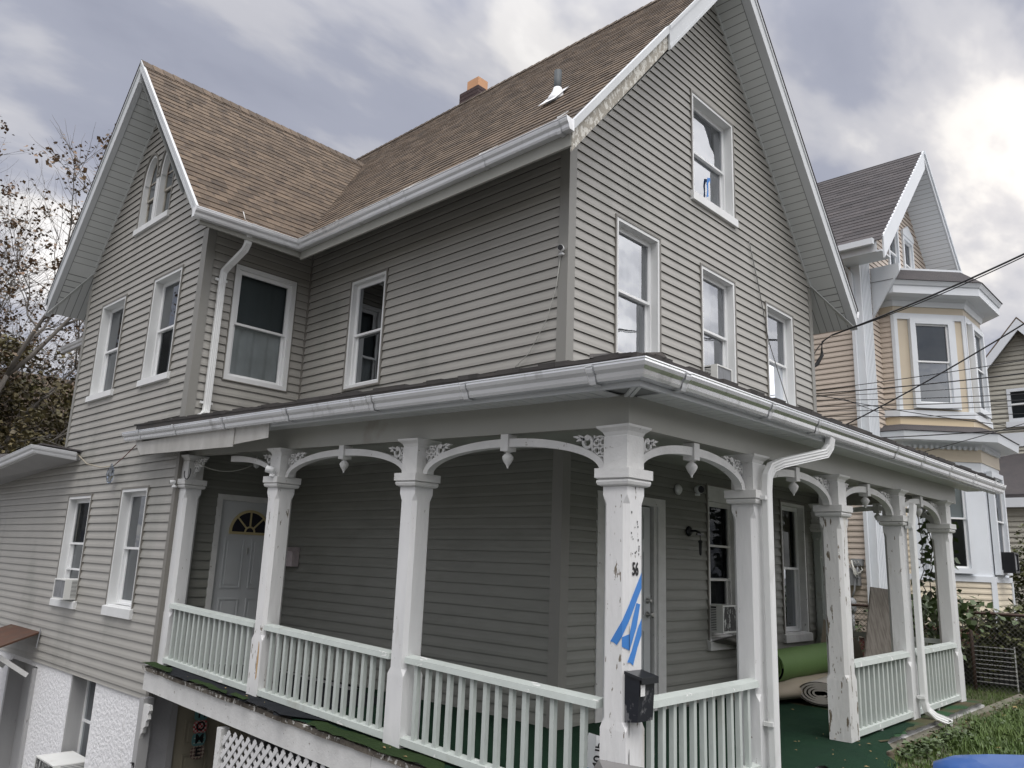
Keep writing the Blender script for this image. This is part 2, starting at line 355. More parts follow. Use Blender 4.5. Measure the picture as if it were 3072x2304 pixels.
class Fr:     # a wall plane: u runs along it, n points out of it
    def __init__(s, o, u, n): s.o = Vector(o); s.u = Vector(u); s.n = Vector(n)
    def __call__(s, u, n, z): return s.o + s.u * u + s.n * n + Vector((0, 0, z))
    def box(s, mb, u0, u1, n0, n1, z0, z1):
        mb.hexa([s(u0, n0, z0), s(u1, n0, z0), s(u1, n1, z0), s(u0, n1, z0), s(u0, n0, z1), s(u1, n0, z1), s(u1, n1, z1), s(u0, n1, z1)])
    def ring(s, mb, u0, u1, z0, z1, w, n0, n1, wb=None):     # picture-frame of four pieces, butted
        wb = w if wb is None else wb
        s.box(mb, u0, u0 + w, n0, n1, z0, z1); s.box(mb, u1 - w, u1, n0, n1, z0, z1)
        s.box(mb, u0 + w, u1 - w, n0, n1, z1 - w, z1)
        if wb > 0: s.box(mb, u0 + w, u1 - w, n0, n1, z0, z0 + wb)
FL = Fr((0, 0, 0), (0, 1, 0), (-1, 0, 0)); FF = Fr((0, 0, 0), (1, 0, 0), (0, -1, 0))
FWS = Fr((0, 4.49, 0), (1, 0, 0), (0, -1, 0)); FW = Fr((-1.46, 0, 0), (0, 1, 0), (-1, 0, 0))

def poly_span(poly, z):
    us = []
    for i in range(len(poly)):
        (u0, z0), (u1, z1) = poly[i], poly[(i + 1) % len(poly)]
        if (z0 <= z <= z1 or z1 <= z <= z0) and abs(z1 - z0) > 1e-9: us.append(u0 + (u1 - u0) * (z - z0) / (z1 - z0))
    return (min(us), max(us)) if len(us) > 1 else None
def siding(mb, fr, poly, openings, pitch=.1025, phase=.012, lip=.0165, prof=None):
    prof = prof or ((0, lip), (.30, lip * .88), (.55, lip * .50), (.9, lip * .12), (1, 0))
    z0 = min(p[1] for p in poly); z1 = max(p[1] for p in poly)
    cuts = sorted(set([p[1] for p in poly] + [o[2] for o in openings] + [o[3] for o in openings]))
    k0 = math.floor((z0 - phase) / pitch); k1 = math.ceil((z1 - phase) / pitch)
    for k in range(k0, k1):
        a = k * pitch + phase; b = a + pitch
        sub = sorted(set([max(a, z0), min(b, z1)] + [c for c in cuts if a < c < b] + [a + t * pitch for t, _ in prof if z0 < a + t * pitch < z1]))
        for s0, s1 in zip(sub, sub[1:]):
            if s1 - s0 < 1e-4: continue
            e = 1e-5; A = poly_span(poly, s0 + e); B = poly_span(poly, s1 - e)
            if not A or not B: continue
            def off(z):
                t = (z - a) / pitch
                for (t0, o0), (t1, o1) in zip(prof, prof[1:]):
                    if t <= t1 + 1e-6: return o0 + (o1 - o0) * max(0, (t - t0)) / (t1 - t0)
                return prof[-1][1]
            ops = sorted([(o[0], o[1]) for o in openings if o[2] < s1 - e and o[3] > s0 + e])
            segs = []; cur = None
            for o0, o1 in ops:
                segs.append((cur, o0)); cur = o1
            segs.append((cur, None))
            oa, ob = off(s0), off(s1); first = abs(s0 - a) < 1e-4
            for l, r in segs:
                la = A[0] if l is None else max(l, A[0]); lb = B[0] if l is None else max(l, B[0])
                ra = A[1] if r is None else min(r, A[1]); rb = B[1] if r is None else min(r, B[1])
                if ra - la < .002 and rb - lb < .002: continue
                ra = max(ra, la); rb = max(rb, lb)
                mb.face([fr(la, oa, s0), fr(ra, oa, s0), fr(rb, ob, s1), fr(lb, ob, s1)])
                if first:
                    mb.cm = 1; mb.face([fr(la, -.001, s0 + pitch * .05), fr(ra, -.001, s0 + pitch * .05), fr(ra, oa - .002, s0), fr(la, oa - .002, s0)])  # course underside in the dark material that paints the lap shadow
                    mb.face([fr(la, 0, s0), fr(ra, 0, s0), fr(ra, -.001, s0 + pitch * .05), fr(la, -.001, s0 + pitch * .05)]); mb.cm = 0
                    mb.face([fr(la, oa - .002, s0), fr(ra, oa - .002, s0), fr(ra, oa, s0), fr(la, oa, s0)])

def window(parent, fr, u0, u1, z0, z1, depth=.10, casing=.035, chan=.022, sill=None, curtain=None, glass=None, screen=False,
           rail_at=.5, lower_dark=True, label=None, header=0.0, white=None, storm=False):
    """opening u0..u1, z0..z1 measured on the outer edge of the channel"""
    wm = white or WHITE; glass = glass or GLASS
    b = MB(); fr.ring(b, u0, u1, z0, z1, chan, -.005, .026, 0 if sill else None)
    win = b.build('window', CHAN, parent, label)
    a0, a1, b0, b1 = u0 + chan, u1 - chan, z0 + (0 if sill else chan), z1 - chan
    c = MB(); fr.ring(c, a0, a1, b0, b1, casing, -depth, .019, casing * (1.0 if not sill else .6))
    if header: fr.box(c, a0 + casing, a1 - casing, -depth, .004, b1 - casing - header, b1 - casing)
    c.build('casing', wm, win)
    g0, g1, h0, h1 = a0 + casing, a1 - casing, b0 + casing * .8, b1 - casing - header
    d = MB(); fr.ring(d, g0, g1, h0, h1, .022, -depth - .02, -depth + .03); d.build('frame', VINYL if not storm else wm, win)
    g0 += .022; g1 -= .022; h0 += .022; h1 -= .022
    hm = h0 + (h1 - h0) * rail_at
    e = MB(); fr.ring(e, g0, g1, hm - .018, h1, .028, -depth - .004, -depth + .028); e.build('upper_sash', VINYL if not storm else wm, win)
    e = MB(); fr.ring(e, g0, g1, h0, hm + .016, .032, -depth - .034, -depth - .006); e.build('lower_sash', VINYL if not storm else wm, win)
    p = MB(); p.face([fr(g0 + .026, -depth + .012, hm), fr(g1 - .026, -depth + .012, hm), fr(g1 - .026, -depth + .012, h1 - .02), fr(g0 + .026, -depth + .012, h1 - .02)])
    p.build('upper_pane', glass, win)
    p = MB(); p.face([fr(g0 + .03, -depth - .02, h0 + .02), fr(g1 - .03, -depth - .02, h0 + .02), fr(g1 - .03, -depth - .02, hm - .01), fr(g0 + .03, -depth - .02, hm - .01)])
    p.build('lower_pane', glass, win)
    if screen:
        s_ = MB(); s_.face([fr(g0 + .03, -depth - .026, h0 + .02), fr(g1 - .03, -depth - .026, h0 + .02), fr(g1 - .03, -depth - .026, hm - .01), fr(g0 + .03, -depth - .026, hm - .01)])
        s_.build('screen', SCREEN, win)
    # the room behind
    r = MB(); D = -depth - .62
    q = [(g0 - .02, h0 - .02), (g1 + .02, h0 - .02), (g1 + .02, h1 + .02), (g0 - .02, h1 + .02)]
    r.face([fr(u, D, z) for u, z in q])
    for (ua, za), (ub, zb) in zip(q, q[1:] + q[:1]): r.face([fr(ua, -depth - .04, za), fr(ub, -depth - .04, zb), fr(ub, D, zb), fr(ua, D, za)])
    r.build('room_recess', DARK, win)
    for cu in (curtain or []):
        kind, c0, c1, d0, d1 = cu[:5]; mm = cu[5] if len(cu) > 5 else CURT
        ua, ub = g0 + (g1 - g0) * c0, g0 + (g1 - g0) * c1; za, zb = h0 + (h1 - h0) * d0, h0 + (h1 - h0) * d1
        k = MB()
        if kind == 'blind':
            n = int((zb - za) / .0205)
            for i in range(n):
                z = za + i * .0205; k.hexa([fr(ua, -depth - .058, z), fr(ub, -depth - .058, z), fr(ub, -depth - .075, z + .018), fr(ua, -depth - .075, z + .018),
                    fr(ua, -depth - .058, z + .002), fr(ub, -depth - .058, z + .002), fr(ub, -depth - .075, z + .020), fr(ua, -depth - .075, z + .020)])
            k.build('blind', mm, win)
        else:
            n = 36; P = []
            for i in range(n + 1):
                t = i / n; w = .014 * math.sin(t * 21 + c0 * 7) + .007 * math.sin(t * 47)
                if kind == 'flat': w *= .25
                sw = 0.0
                if kind == 'drape': sw = -(ub - ua) * .5 * t
                P.append((k.vert(fr(ua + (ub - ua) * t + sw * 1.0, -depth - .065 + w, za)), k.vert(fr(ua + (ub - ua) * t, -depth - .065 + w, zb))))
            for i in range(n): k.idx((P[i][0], P[i + 1][0], P[i + 1][1], P[i][1]), True)
            k.build('curtain', mm, win)
    if sill:
        s_ = MB(); h = sill
        s_.hexa([fr(u0 - .012, -.01, z0 - h), fr(u1 + .012, -.01, z0 - h), fr(u1 + .012, .052, z0 - h), fr(u0 - .012, .052, z0 - h),
                 fr(u0 - .012, -.01, z0 + .03), fr(u1 + .012, -.01, z0 + .03), fr(u1 + .012, .05, z0 + .004), fr(u0 - .012, .05, z0 + .004)])
        s_.build('sill', wm, win)
    return win

# ================================================================ THE GREY HOUSE
house = thing('grey_house', 'grey clapboard two storey house with brown shingle roof and white wraparound porch', 'house')
TAN_ = 1.184; RIDGE = 9.07; HX = 2.77; EAVE_Z = 5.16
WR = 8.17; WY = 6.46; WE0 = 3.93; WE1 = 8.99; WS = (WR - EAVE_Z) / (WY - WE0)
SOFT = .30     # vertical distance from roof skin to soffit
# openings: u0,u1,z0,z1
L_OP = [(2.766, 3.508, 3.30, 4.717)]
F_OP = [(.731, 1.565, 3.38, 4.885), (2.405, 3.247, 3.38, 4.87), (4.06, 4.903, 3.38, 4.85), (2.24, 3.302, 5.715, 7.07), (.50, 1.633, -.01, 2.03), (2.46, 3.20, .54, 2.285), (4.27, 5.02, .54, 2.25)]
WS_OP = [(-1.09, -.205, 3.37, 4.87), (-.96, -.02, -.01, 2.01)]
W_OP = [(6.86, 7.78, 3.40, 4.86), (5.07, 5.95, 3.40, 4.87), (7.03, 7.93, .545, 2.045), (5.20, 6.03, .56, 2.085)]
GA = [(5.82, 6.33), (6.37, 6.90)]
for g0, g1 in GA:
    cu, hw = (g0 + g1) / 2, (g1 - g0) / 2
    pass
arch_ops = [(5.81, 6.91, 5.80, 6.52)]
for i in range(14):
    za = 6.52 + i * .03; zb = za + .03; t = (za - 6.52 + .015) / .42
    if t < 1:
        w = math.sqrt(1 - t * t)
        for g0, g1 in ((5.83, 6.31), (6.41, 6.89)):
            cu, hw = (g0 + g1) / 2, (g1 - g0) / 2; arch_ops.append((cu - hw * w, cu + hw * w, za, zb))
ztop = RIDGE - SOFT
def wall_part(fr, poly, ops, m, name='wall', **k):
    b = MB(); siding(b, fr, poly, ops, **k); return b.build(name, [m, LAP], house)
zl = RIDGE - HX * TAN_ - SOFT      # soffit height at the side walls
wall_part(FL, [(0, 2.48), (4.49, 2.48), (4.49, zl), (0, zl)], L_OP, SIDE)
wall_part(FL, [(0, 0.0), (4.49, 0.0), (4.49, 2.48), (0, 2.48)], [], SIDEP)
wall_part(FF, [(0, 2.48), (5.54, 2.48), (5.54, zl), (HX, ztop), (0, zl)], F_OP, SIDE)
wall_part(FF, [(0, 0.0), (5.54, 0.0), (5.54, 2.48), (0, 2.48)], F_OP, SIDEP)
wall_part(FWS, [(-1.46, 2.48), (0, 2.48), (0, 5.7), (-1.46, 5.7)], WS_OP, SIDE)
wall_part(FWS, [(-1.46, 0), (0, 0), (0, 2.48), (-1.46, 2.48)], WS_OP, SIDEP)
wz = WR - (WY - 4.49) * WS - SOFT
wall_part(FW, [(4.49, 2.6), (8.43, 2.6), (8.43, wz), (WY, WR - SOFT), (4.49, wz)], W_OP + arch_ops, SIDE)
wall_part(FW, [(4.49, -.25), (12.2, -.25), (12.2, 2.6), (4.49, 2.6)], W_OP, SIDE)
b = MB(); b.box(-1.44, .05, 8.43, 8.47, 2.6, 5.5); b.box(0, 5.5, 12.10, 12.18, -3, 5.5); b.box(-1.42, 0, 12.1, 12.18, -3, 2.3); b.box(0, .04, 8.47, 12.1, 2.2, 5.45); b.box(5.50, 5.54, 0.02, 12.1, -2.5, 5.45); b.build('back_wall', SIDE, house)
# inner shell so that no light leaks through
b = MB(); b.box(.05, 5.4, .78, .80, -.5, 5.3); b.box(.78, .80, .8, 8, -.5, 5.3); b.box(-.7, 5.3, 5.28, 5.30, -2.4, 5.3); b.box(-.72, -.70, 5.3, 8.4, -2.4, 5.3)
b.build('inner_wall', DARK, house)
# corner boards
b = MB(); b.box(-.024, .085, -.024, -.003, 0, 5.42); b.box(-.024, -.003, -.003, .095, 0, 5.42); b.build('corner_board', TRIMG, house)
b = MB(); b.box(-1.484, -1.375, 4.466, 4.487, 2.42, 5.2); b.box(-1.484, -1.463, 4.487, 4.60, 2.42, 5.2); b.build('corner_board', TRIMG, house)
b = MB(); b.box(-1.484, -1.44, 4.455, 4.487, -.30, 2.42); b.box(-1.484, -1.463, 4.487, 4.53, -.30, 2.42); b.build('corner_board', CHAN, house)
b = MB(); b.box(-1.484, -1.463, 8.37, 8.452, 2.6, 5.25); b.build('corner_board', TRIMG, house)
b = MB(); b.box(5.46, 5.562, -.024, -.003, 0, 5.42); b.box(5.541, 5.562, -.003, .1, 0, 5.42); b.build('corner_board', TRIMG, house)
b = MB(); b.box(-.03, -.004, 4.462, 4.486, 2.4, 5.35); b.build('inner_corner_strip', CHAN, house)

# ---- roof skins, shingled in courses of separate tabs
def roof_plane(name, mat_, org, along, upv, nrm_, length, spanfn, exposure=.128, t0=.006, t1=.012, tabw=(.09, .24), parent=None, warp=False, slack=.0):
    """org: eave start; along: unit vector; upv: unit vector up the slope; spanfn(s)->(a0,a1) along-range at slope distance s"""
    b = MB(warp); org, along, upv, nrm_ = map(Vector, (org, along, upv, nrm_)); n = int(math.ceil(length / exposure)); rnd = random.Random(hash(name) % 1000 + 3)
    for k in range(n):
        s0 = k * exposure; s1 = min(length, s0 + exposure + .012)
        A = spanfn(s0 + .001); 
        if A is None or A[1] - A[0] < .01: continue
        Bq = spanfn(min(length, s1)) or A
        x = A[0]; flip = rnd.random()
        # backing strip
        b.face([org + along * A[0] + upv * s0, org + along * A[1] + upv * s0, org + along * Bq[1] + upv * s1, org + along * Bq[0] + upv * s1])
        while x < A[1] - 1e-4:
            w = rnd.uniform(*tabw); xe = min(A[1], x + w)
            if A[1] - xe < .04: xe = A[1]
            th = t1 if rnd.random() < .5 else t0 + .004
            x0b = x if x > A[0] + 1e-6 else Bq[0]; x1b = xe if xe < A[1] - 1e-6 else Bq[1]
            x0b = min(max(x0b, Bq[0]), Bq[1]); x1b = min(max(x1b, Bq[0]), Bq[1])
            j = rnd.uniform(-.003, .003)
            p = [org + along * x + upv * (s0 + j) + nrm_ * th, org + along * xe + upv * (s0 + j) + nrm_ * th, org + along * x1b + upv * s1 + nrm_ * .002, org + along * x0b + upv * s1 + nrm_ * .002]
            q0 = b.vert(p[0]); q1 = b.vert(p[1]); q2 = b.vert(p[2]); q3 = b.vert(p[3])
            r0 = b.vert(p[0] - nrm_ * (th + .004)); r1 = b.vert(p[1] - nrm_ * (th + .004))
            b.idx((q0, q1, q2, q3)); b.idx((r0, r1, q1, q0)); b.idx((r0, q0, q3)); b.idx((r1, q2, q1))
            x = xe
    return b.build(name, mat_, parent or house)
cs = math.sqrt(1 + TAN_ ** 2); SL = 3.30 * cs
EX0 = HX - 3.30
def span_main(s):
    dx = s / cs                       # horizontal distance from the eave
    x = EX0 + dx; lo, hi = -.45, 12.5
    # cut the part covered by the wing roof
    return (lo, hi)
def main_near(s):
    x = EX0 + s / cs; c_ = WE0 + (x - EX0) * TAN_ / WS
    return (-.45, 12.5) if c_ > WY - .02 else (-.45, c_ + .05)
def main_far(s):
    x = EX0 + s / cs; c_ = WE1 - (x - EX0) * TAN_ / WS
    return None if c_ < WY + .02 else (c_ - .05, 12.5)
upL = Vector((1, 0, TAN_)).normalized(); nL = Vector((-TAN_, 0, 1)).normalized()
roof_plane('roof', SHIN, (EX0, 0, EAVE_Z), (0, 1, 0), upL, nL, SL, main_near)
roof_plane('roof', SHIN, (EX0, 0, EAVE_Z), (0, 1, 0), upL, nL, SL, main_far)
b = MB(); b.face([(HX, -.45, RIDGE), (HX, 12.5, RIDGE), (HX + 3.3, 12.5, EAVE_Z), (HX + 3.3, -.45, EAVE_Z)]); b.build('far_roof_slope', SHIN, house)
XM = -1.89; css = math.sqrt(1 + WS ** 2)
def wing_span(s):
    y = s / css; xv = EX0 + y * WS / TAN_; return (XM, xv + .05)
upW = Vector((0, 1, WS)).normalized(); nW = Vector((0, -WS, 1)).normalized()
roof_plane('wing_roof', SHIN, (0, WE0, EAVE_Z), (1, 0, 0), upW, nW, (WY - WE0) * css, wing_span)
b = MB(); b.face([(XM, WY, WR), (2.05, WY, WR), (EX0, WE1, EAVE_Z), (XM, WE1, EAVE_Z)]); b.build('far_wing_slope', SHIN, house)
# ridge caps
def ridge_caps(p0, p1, d, sl, name='ridge_cap'):
    b = MB(); p0, p1 = Vector(p0), Vector(p1); L_ = (p1 - p0).length; t = (p1 - p0).normalized(); side = t.cross(Vector((0, 0, 1))).normalized()
    n = int(L_ / .15); w = .13
    for i in range(n):
        a = p0 + t * i * .15; c_ = p0 + t * min(L_, (i + 1) * .15 + .01); h0, h1 = .020, .010
        for sg in (-1, 1):
            q = side * sg * w - Vector((0, 0, w * sl))
            b.face([a + Vector((0, 0, h0)), a + q + Vector((0, 0, h0)), c_ + q + Vector((0, 0, h1)), c_ + Vector((0, 0, h1))])
        b.face([a + Vector((0, 0, h0)), a + side * w - Vector((0, 0, w * sl - h0)), a + side * w - Vector((0, 0, w * sl)), a])
    b.build(name, SHIN, house)
ridge_caps((HX, -.46, RIDGE + .01), (HX, 12.5, RIDGE + .01), 0, TAN_); ridge_caps((XM - .01, WY, WR + .01), (2.0, WY, WR + .01), 0, WS)

# ---- rakes (fascia boards on the gable ends) and soffits
def rake(fr, nout, pk, lo, name='rake_board', depth=.215, m=RAKE, thick=.022):
    """fr frame, nout outward offset of the board's face, pk (u,z) peak, lo (u,z) low end"""
    b = MB(); (u0, z0), (u1, z1) = lo, pk
    for n0, n1, ha, hb in ((nout - thick, nout, 0.005, depth), (nout, nout + .012, .002, .055), (nout, nout + .008, depth - .045, depth)):
        b.hexa([fr(u0, n0, z0 - hb), fr(u1, n0, z1 - hb), fr(u1, n1, z1 - hb), fr(u0, n1, z0 - hb), fr(u0, n0, z0 - ha), fr(u1, n0, z1 - ha), fr(u1, n1, z1 - ha), fr(u0, n1, z0 - ha)])
    return b.build(name, m, house)
ROTW = mat('bare_weathered_board', (.40, .37, .31), .8, (.28, .26, .22), 7, .6, (1, 1, 1), .5, 40, spots=((.60, .585, .53), 26, .50, .05, (1, 1, .6)))
# F gable: near (left) rake: lower half has lost its cladding
zf = lambda u: RIDGE - abs(HX - u) * TAN_
um = 1.05
b = MB()
b.hexa([FF(EX0, .428, zf(EX0) - .075), FF(um, .428, zf(um) - .075), FF(um, .475, zf(um) - .075), FF(EX0, .475, zf(EX0) - .075), FF(EX0, .428, zf(EX0) + .022), FF(um, .428, zf(um) + .022), FF(um, .475, zf(um) + .022), FF(EX0, .475, zf(EX0) + .022)])
b.build('rake_drip_edge', RAKE, house)
b = MB(); b.hexa([FF(EX0 + .02, .43, zf(EX0) - .26), FF(um + .1, .43, zf(um + .1) - .26), FF(um + .1, .448, zf(um + .1) - .26), FF(EX0 + .02, .448, zf(EX0) - .26),
                  FF(EX0 + .02, .43, zf(EX0) - .06), FF(um + .1, .43, zf(um + .1) - .06), FF(um + .1, .448, zf(um + .1) - .06), FF(EX0 + .02, .448, zf(EX0) - .06)])
b.build('bare_rake_board', ROTW, house, 'bare peeling rake board where the white cladding is missing')
rake(FF, .48, (HX, RIDGE + .022), (um, zf(um) + .022), depth=.30)
rake(FF, .47, (HX, RIDGE), (HX + 3.3, EAVE_Z), depth=.305, thick=.10)
rake(FW, .44, (WY, WR + .02), (WE0 - .02, EAVE_Z + .02), depth=.15)
rake(FW, .43, (WY, WR), (WE1 + .02, EAVE_Z), depth=.33, thick=.07)
# slim shingle edge over the far rakes
b = MB()
for fr, n, pk, lo in ((FF, .49, (HX, RIDGE), (HX + 3.33, EAVE_Z - .03)), (FW, .45, (WY, WR), (WE1 + .03, EAVE_Z - .03))):
    b = MB(); (u1, z1), (u0, z0) = pk, lo
    b.hexa([fr(u0, n - .1, z0 + .006), fr(u1, n - .1, z1 + .006), fr(u1, n, z1 + .006), fr(u0, n, z0 + .006), fr(u0, n - .1, z0 + .028), fr(u1, n - .1, z1 + .028), fr(u1, n, z1 + .028), fr(u0, n, z0 + .028)]); b.build('shingle_edge', SHIND, house)
def soffit(fr, n1, pk, lo, step=.105, name='soffit', ext=0.0):
    b = MB(); g = MB(); (u1, z1), (u0, z0) = pk, lo; L_ = math.hypot(u1 - u0, z1 - z0); k = int(L_ / step)
    g.face([fr(u0, 0.0, z0 + .006), fr(u1, 0.0, z1 + .006), fr(u1, n1, z1 + .006), fr(u0, n1, z0 + .006)])
    if ext:     # triangle past the wall, up to the mitre line
        sg = 1 if u0 > u1 else -1; sl = abs((z1 - z0) / (u1 - u0)); E_ = lambda e: (u0 + sg * e, z0 - sl * e)
        ue, ze = E_(ext); g.face([fr(u0, 0, z0 + .006), fr(u0, n1, z0 + .006), fr(ue, n1, ze + .006)]); st_ = step * abs(u1 - u0) / L_; i = 0
        while i * st_ < ext - .01:
            ea, eb = i * st_ + .009 * (i > 0), min(ext, (i + 1) * st_); (pa, qa), (pb, qb) = E_(ea), E_(eb)
            b.face([fr(pa, n1 * ea / ext, qa), fr(pb, n1 * eb / ext, qb), fr(pb, n1 - .02, qb), fr(pa, n1 - .02, qa)]); i += 1
    for i in range(k):
        ta, tb = i * step / L_, min(1, ((i + 1) * step - .009) / L_)
        ua, za, ub, zb = u0 + (u1 - u0) * ta, z0 + (z1 - z0) * ta, u0 + (u1 - u0) * tb, z0 + (z1 - z0) * tb
        b.face([fr(ua, 0.012, za), fr(ub, .012, zb), fr(ub, n1 - .02, zb), fr(ua, n1 - .02, za)])
    s_ = b.build(name, SOFF, house); g.build('soffit_backing', GROOVE, s_)
    t = MB(); t.hexa([fr(u0, .0, z0 - .035), fr(u1, 0, z1 - .035), fr(u1, .03, z1 - .035), fr(u0, .03, z0 - .035), fr(u0, 0, z0 - .002), fr(u1, 0, z1 - .002), fr(u1, .03, z1 - .002), fr(u0, .03, z0 - .002)])
    t.build('soffit_trim', SOFF, s_)
    return s_
soffit(FF, .38, (HX, ztop), (5.54, zl), ext=.51); soffit(FF, .45, (HX, ztop), (0, zl))
soffit(FW, .37, (WY, WR - SOFT), (8.43, WR - (8.43 - WY) * WS - SOFT), ext=.54); soffit(FW, .41, (WY, WR - SOFT), (4.49, wz))
# lower return triangles: eave soffit mitred to the rake soffit
def eave_soffit(p_in, p_out_far, d_in, corner_out, name='eave_soffit'):
    pass
b = MB(); g = MB()
zlo = zl - .51 * TAN_; wlo = WR - (8.97 - WY) * WS - SOFT
def ret(P0, P1, P2, P3, n=10):      # P0 wall corner, P1 wall far, P2 eave far, P3 eave tip
    P0, P1, P2, P3 = map(Vector, (P0, P1, P2, P3)); dn = Vector((0, 0, .006))
    g.face([P0 + dn, P1 + dn, P2 + dn, P3 + dn])
    # strips run from wall to eave
    L_ = (P2 - P3).length; k = int(L_ / .105); e = (P2 - P3).normalized(); 
    off0 = (P0 - P3).dot(e)
    for i in range(k):
        a0, a1 = i * .105, (i + 1) * .105 - .009
        def inner(a):      # point on polygon boundary opposite the eave
            if a < off0: return P3 + (P0 - P3) * (a / off0)
            return P0 + e * (a - off0)
        b.face([P3 + e * a0, P3 + e * a1, inner(a1), inner(a0)])
ret((5.54, 0, zl), (5.54, 12, zl), (6.05, 12, zlo), (6.05, -.45, zlo))
so = b.build('eave_soffit', SOFF, house); g.build('soffit_backing', GROOVE, so); b = MB(); g = MB()
ret((-1.46, 8.43, WR - (8.43 - WY) * WS - SOFT), (-.4, 8.43, WR - (8.43 - WY) * WS - SOFT), (-.4, 8.97, wlo), (-1.87, 8.97, wlo))
so = b.build('eave_soffit', SOFF, house); g.build('soffit_backing', GROOVE, so)
for p, q in (((5.54, -.01, zl - .004), (6.04, -.44, zlo - .004)), ((-1.47, 8.43, WR - (8.43 - WY) * WS - SOFT - .004), (-1.87, 8.96, wlo - .004))):
    b = MB(); b.sweep([p, q], [(-.02, -.008), (.02, -.008), (.02, .004), (-.02, .004)]); b.build('mitre_strip', SOFF, house)
# near eaves: sloped olive-grey soffit and fascia behind the gutter
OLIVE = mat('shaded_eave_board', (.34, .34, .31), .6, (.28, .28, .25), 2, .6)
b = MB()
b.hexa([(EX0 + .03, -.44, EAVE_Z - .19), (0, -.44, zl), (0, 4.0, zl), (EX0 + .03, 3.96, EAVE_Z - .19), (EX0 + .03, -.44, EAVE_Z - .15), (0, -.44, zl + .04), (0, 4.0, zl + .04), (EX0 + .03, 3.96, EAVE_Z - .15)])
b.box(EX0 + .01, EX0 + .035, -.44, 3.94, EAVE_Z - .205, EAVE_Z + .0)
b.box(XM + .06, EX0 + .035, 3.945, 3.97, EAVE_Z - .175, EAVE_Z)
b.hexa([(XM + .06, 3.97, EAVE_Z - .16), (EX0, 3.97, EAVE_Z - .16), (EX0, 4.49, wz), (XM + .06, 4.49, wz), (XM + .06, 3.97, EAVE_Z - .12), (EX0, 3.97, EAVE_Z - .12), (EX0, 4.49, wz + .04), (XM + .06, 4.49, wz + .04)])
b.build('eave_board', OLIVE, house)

# ---- gutters
GSEC = [(0, 0), (.062, 0), (.072, .018), (.078, .045), (.098, .065), (.106, .088), (.106, .100), (.113, .104), (.113, .112), (.100, .112), (.100, .104), (.004, .104)]
def gutter(path, m, name='gutter', z_off=-.112, closed_ends=True, warp=False, scale=1.0, straps=(), strap_m=None):
    """path = back edge line points at lip level; outward is to the right of travel"""
    b = MB(warp); P = [Vector(p) for p in path]; n = len(P); rings = []
    for i, p in enumerate(P):
        a = (P[i] - P[i - 1]) if i else (P[1] - P[0]); c_ = (P[i + 1] - P[i]) if i < n - 1 else a
        a = Vector((a.x, a.y, 0)).normalized(); c_ = Vector((c_.x, c_.y, 0)).normalized()
        ra = Vector((a.y, -a.x, 0)); rc = Vector((c_.y, -c_.x, 0)); o = (ra + rc).normalized(); o *= 1 / max(.3, o.dot(ra))
        rings.append([b.vert(p + o * q[0] * scale + Vector((0, 0, q[1] * scale + z_off * scale))) for q in GSEC])
    k = len(GSEC)
    for i in range(n - 1):
        for j in range(k - 1): b.idx((rings[i][j], rings[i][j + 1], rings[i + 1][j + 1], rings[i + 1][j]))
    # end caps
    for rg in (rings[0], rings[-1]): b.idx(rg[:9] + [rg[11]])
    g = b.build(name, m, house)
    if straps:
        for (px, py, pz, dx, dy) in straps:
            s_ = MB(warp)   # centre on back edge, travel direction
            d = Vector((dx, dy, 0)); o = Vector((dy, -dx, 0)); c0 = Vector((px, py, pz))
            for e, grow, w in ((0, .004, .022), (1, .0055, .004)):
                ring = []
                for q in GSEC[:9]:
                    ring.append(c0 + o * (q[0] + (grow if q[0] > 0 else 0)) * scale + Vector((0, 0, (q[1] - (grow if q[1] <= .001 else 0)) * scale + z_off * scale)))
                dd = d * (w if e == 0 else w) ; sh = d * (0 if e == 0 else .024)
                for j in range(len(ring) - 1): s_.face([ring[j] - dd + sh, ring[j] + dd + sh, ring[j + 1] + dd + sh, ring[j + 1] - dd + sh])
            s_.build('gutter_strap', strap_m or GUT, g)
    return g
zl2 = EAVE_Z + .01
gutter([(XM - .04, 3.945, zl2 - .03), (EX0 + .01, 3.945, zl2)], GUT, straps=[(-1.22, 3.945, zl2 - .012, 1, 0), (-.93, 3.945, zl2 - .008, 1, 0)])
gutter([(EX0 + .01, 3.945, zl2), (EX0 + .01, -.48, zl2 + .02)], GUT, straps=[(EX0 + .01, y, zl2 + .012, 0, -1) for y in (3.55, 3.0, 1.8, .6, -.36)])
gutter([(EX0 + .01, 12.5, zl2), (EX0 + .01, 9.0, zl2)], GUT)
gutter([(HX + 3.31, -.47, EAVE_Z), (HX + 3.31, 12, EAVE_Z)], GUT)
gutter([(-1.0, 9.0, EAVE_Z), (XM - .02, 9.0, EAVE_Z - .03)], RAKE)
# bent metal hangers poking out of the gutters
b = MB()
for p, q in (((-.62, .63, 5.20), (-.50, .50, 5.30)), ((-.62, 1.8, 5.19), (-.49, 1.65, 5.31)), ((-.62, -.36, 5.21), (-.55, -.43, 5.28)), ((-1.24, 3.90, 5.16), (-1.31, 3.98, 5.33))):
    p, q = Vector(p), Vector(q); mid = (p + q) / 2 + Vector((-.02, 0, -.02)); b.sweep([p, mid, q], [(-.008, -.001), (.008, -.001), (.008, .001), (-.008, .001)])
b.build('gutter_hanger', SPOUT, house)

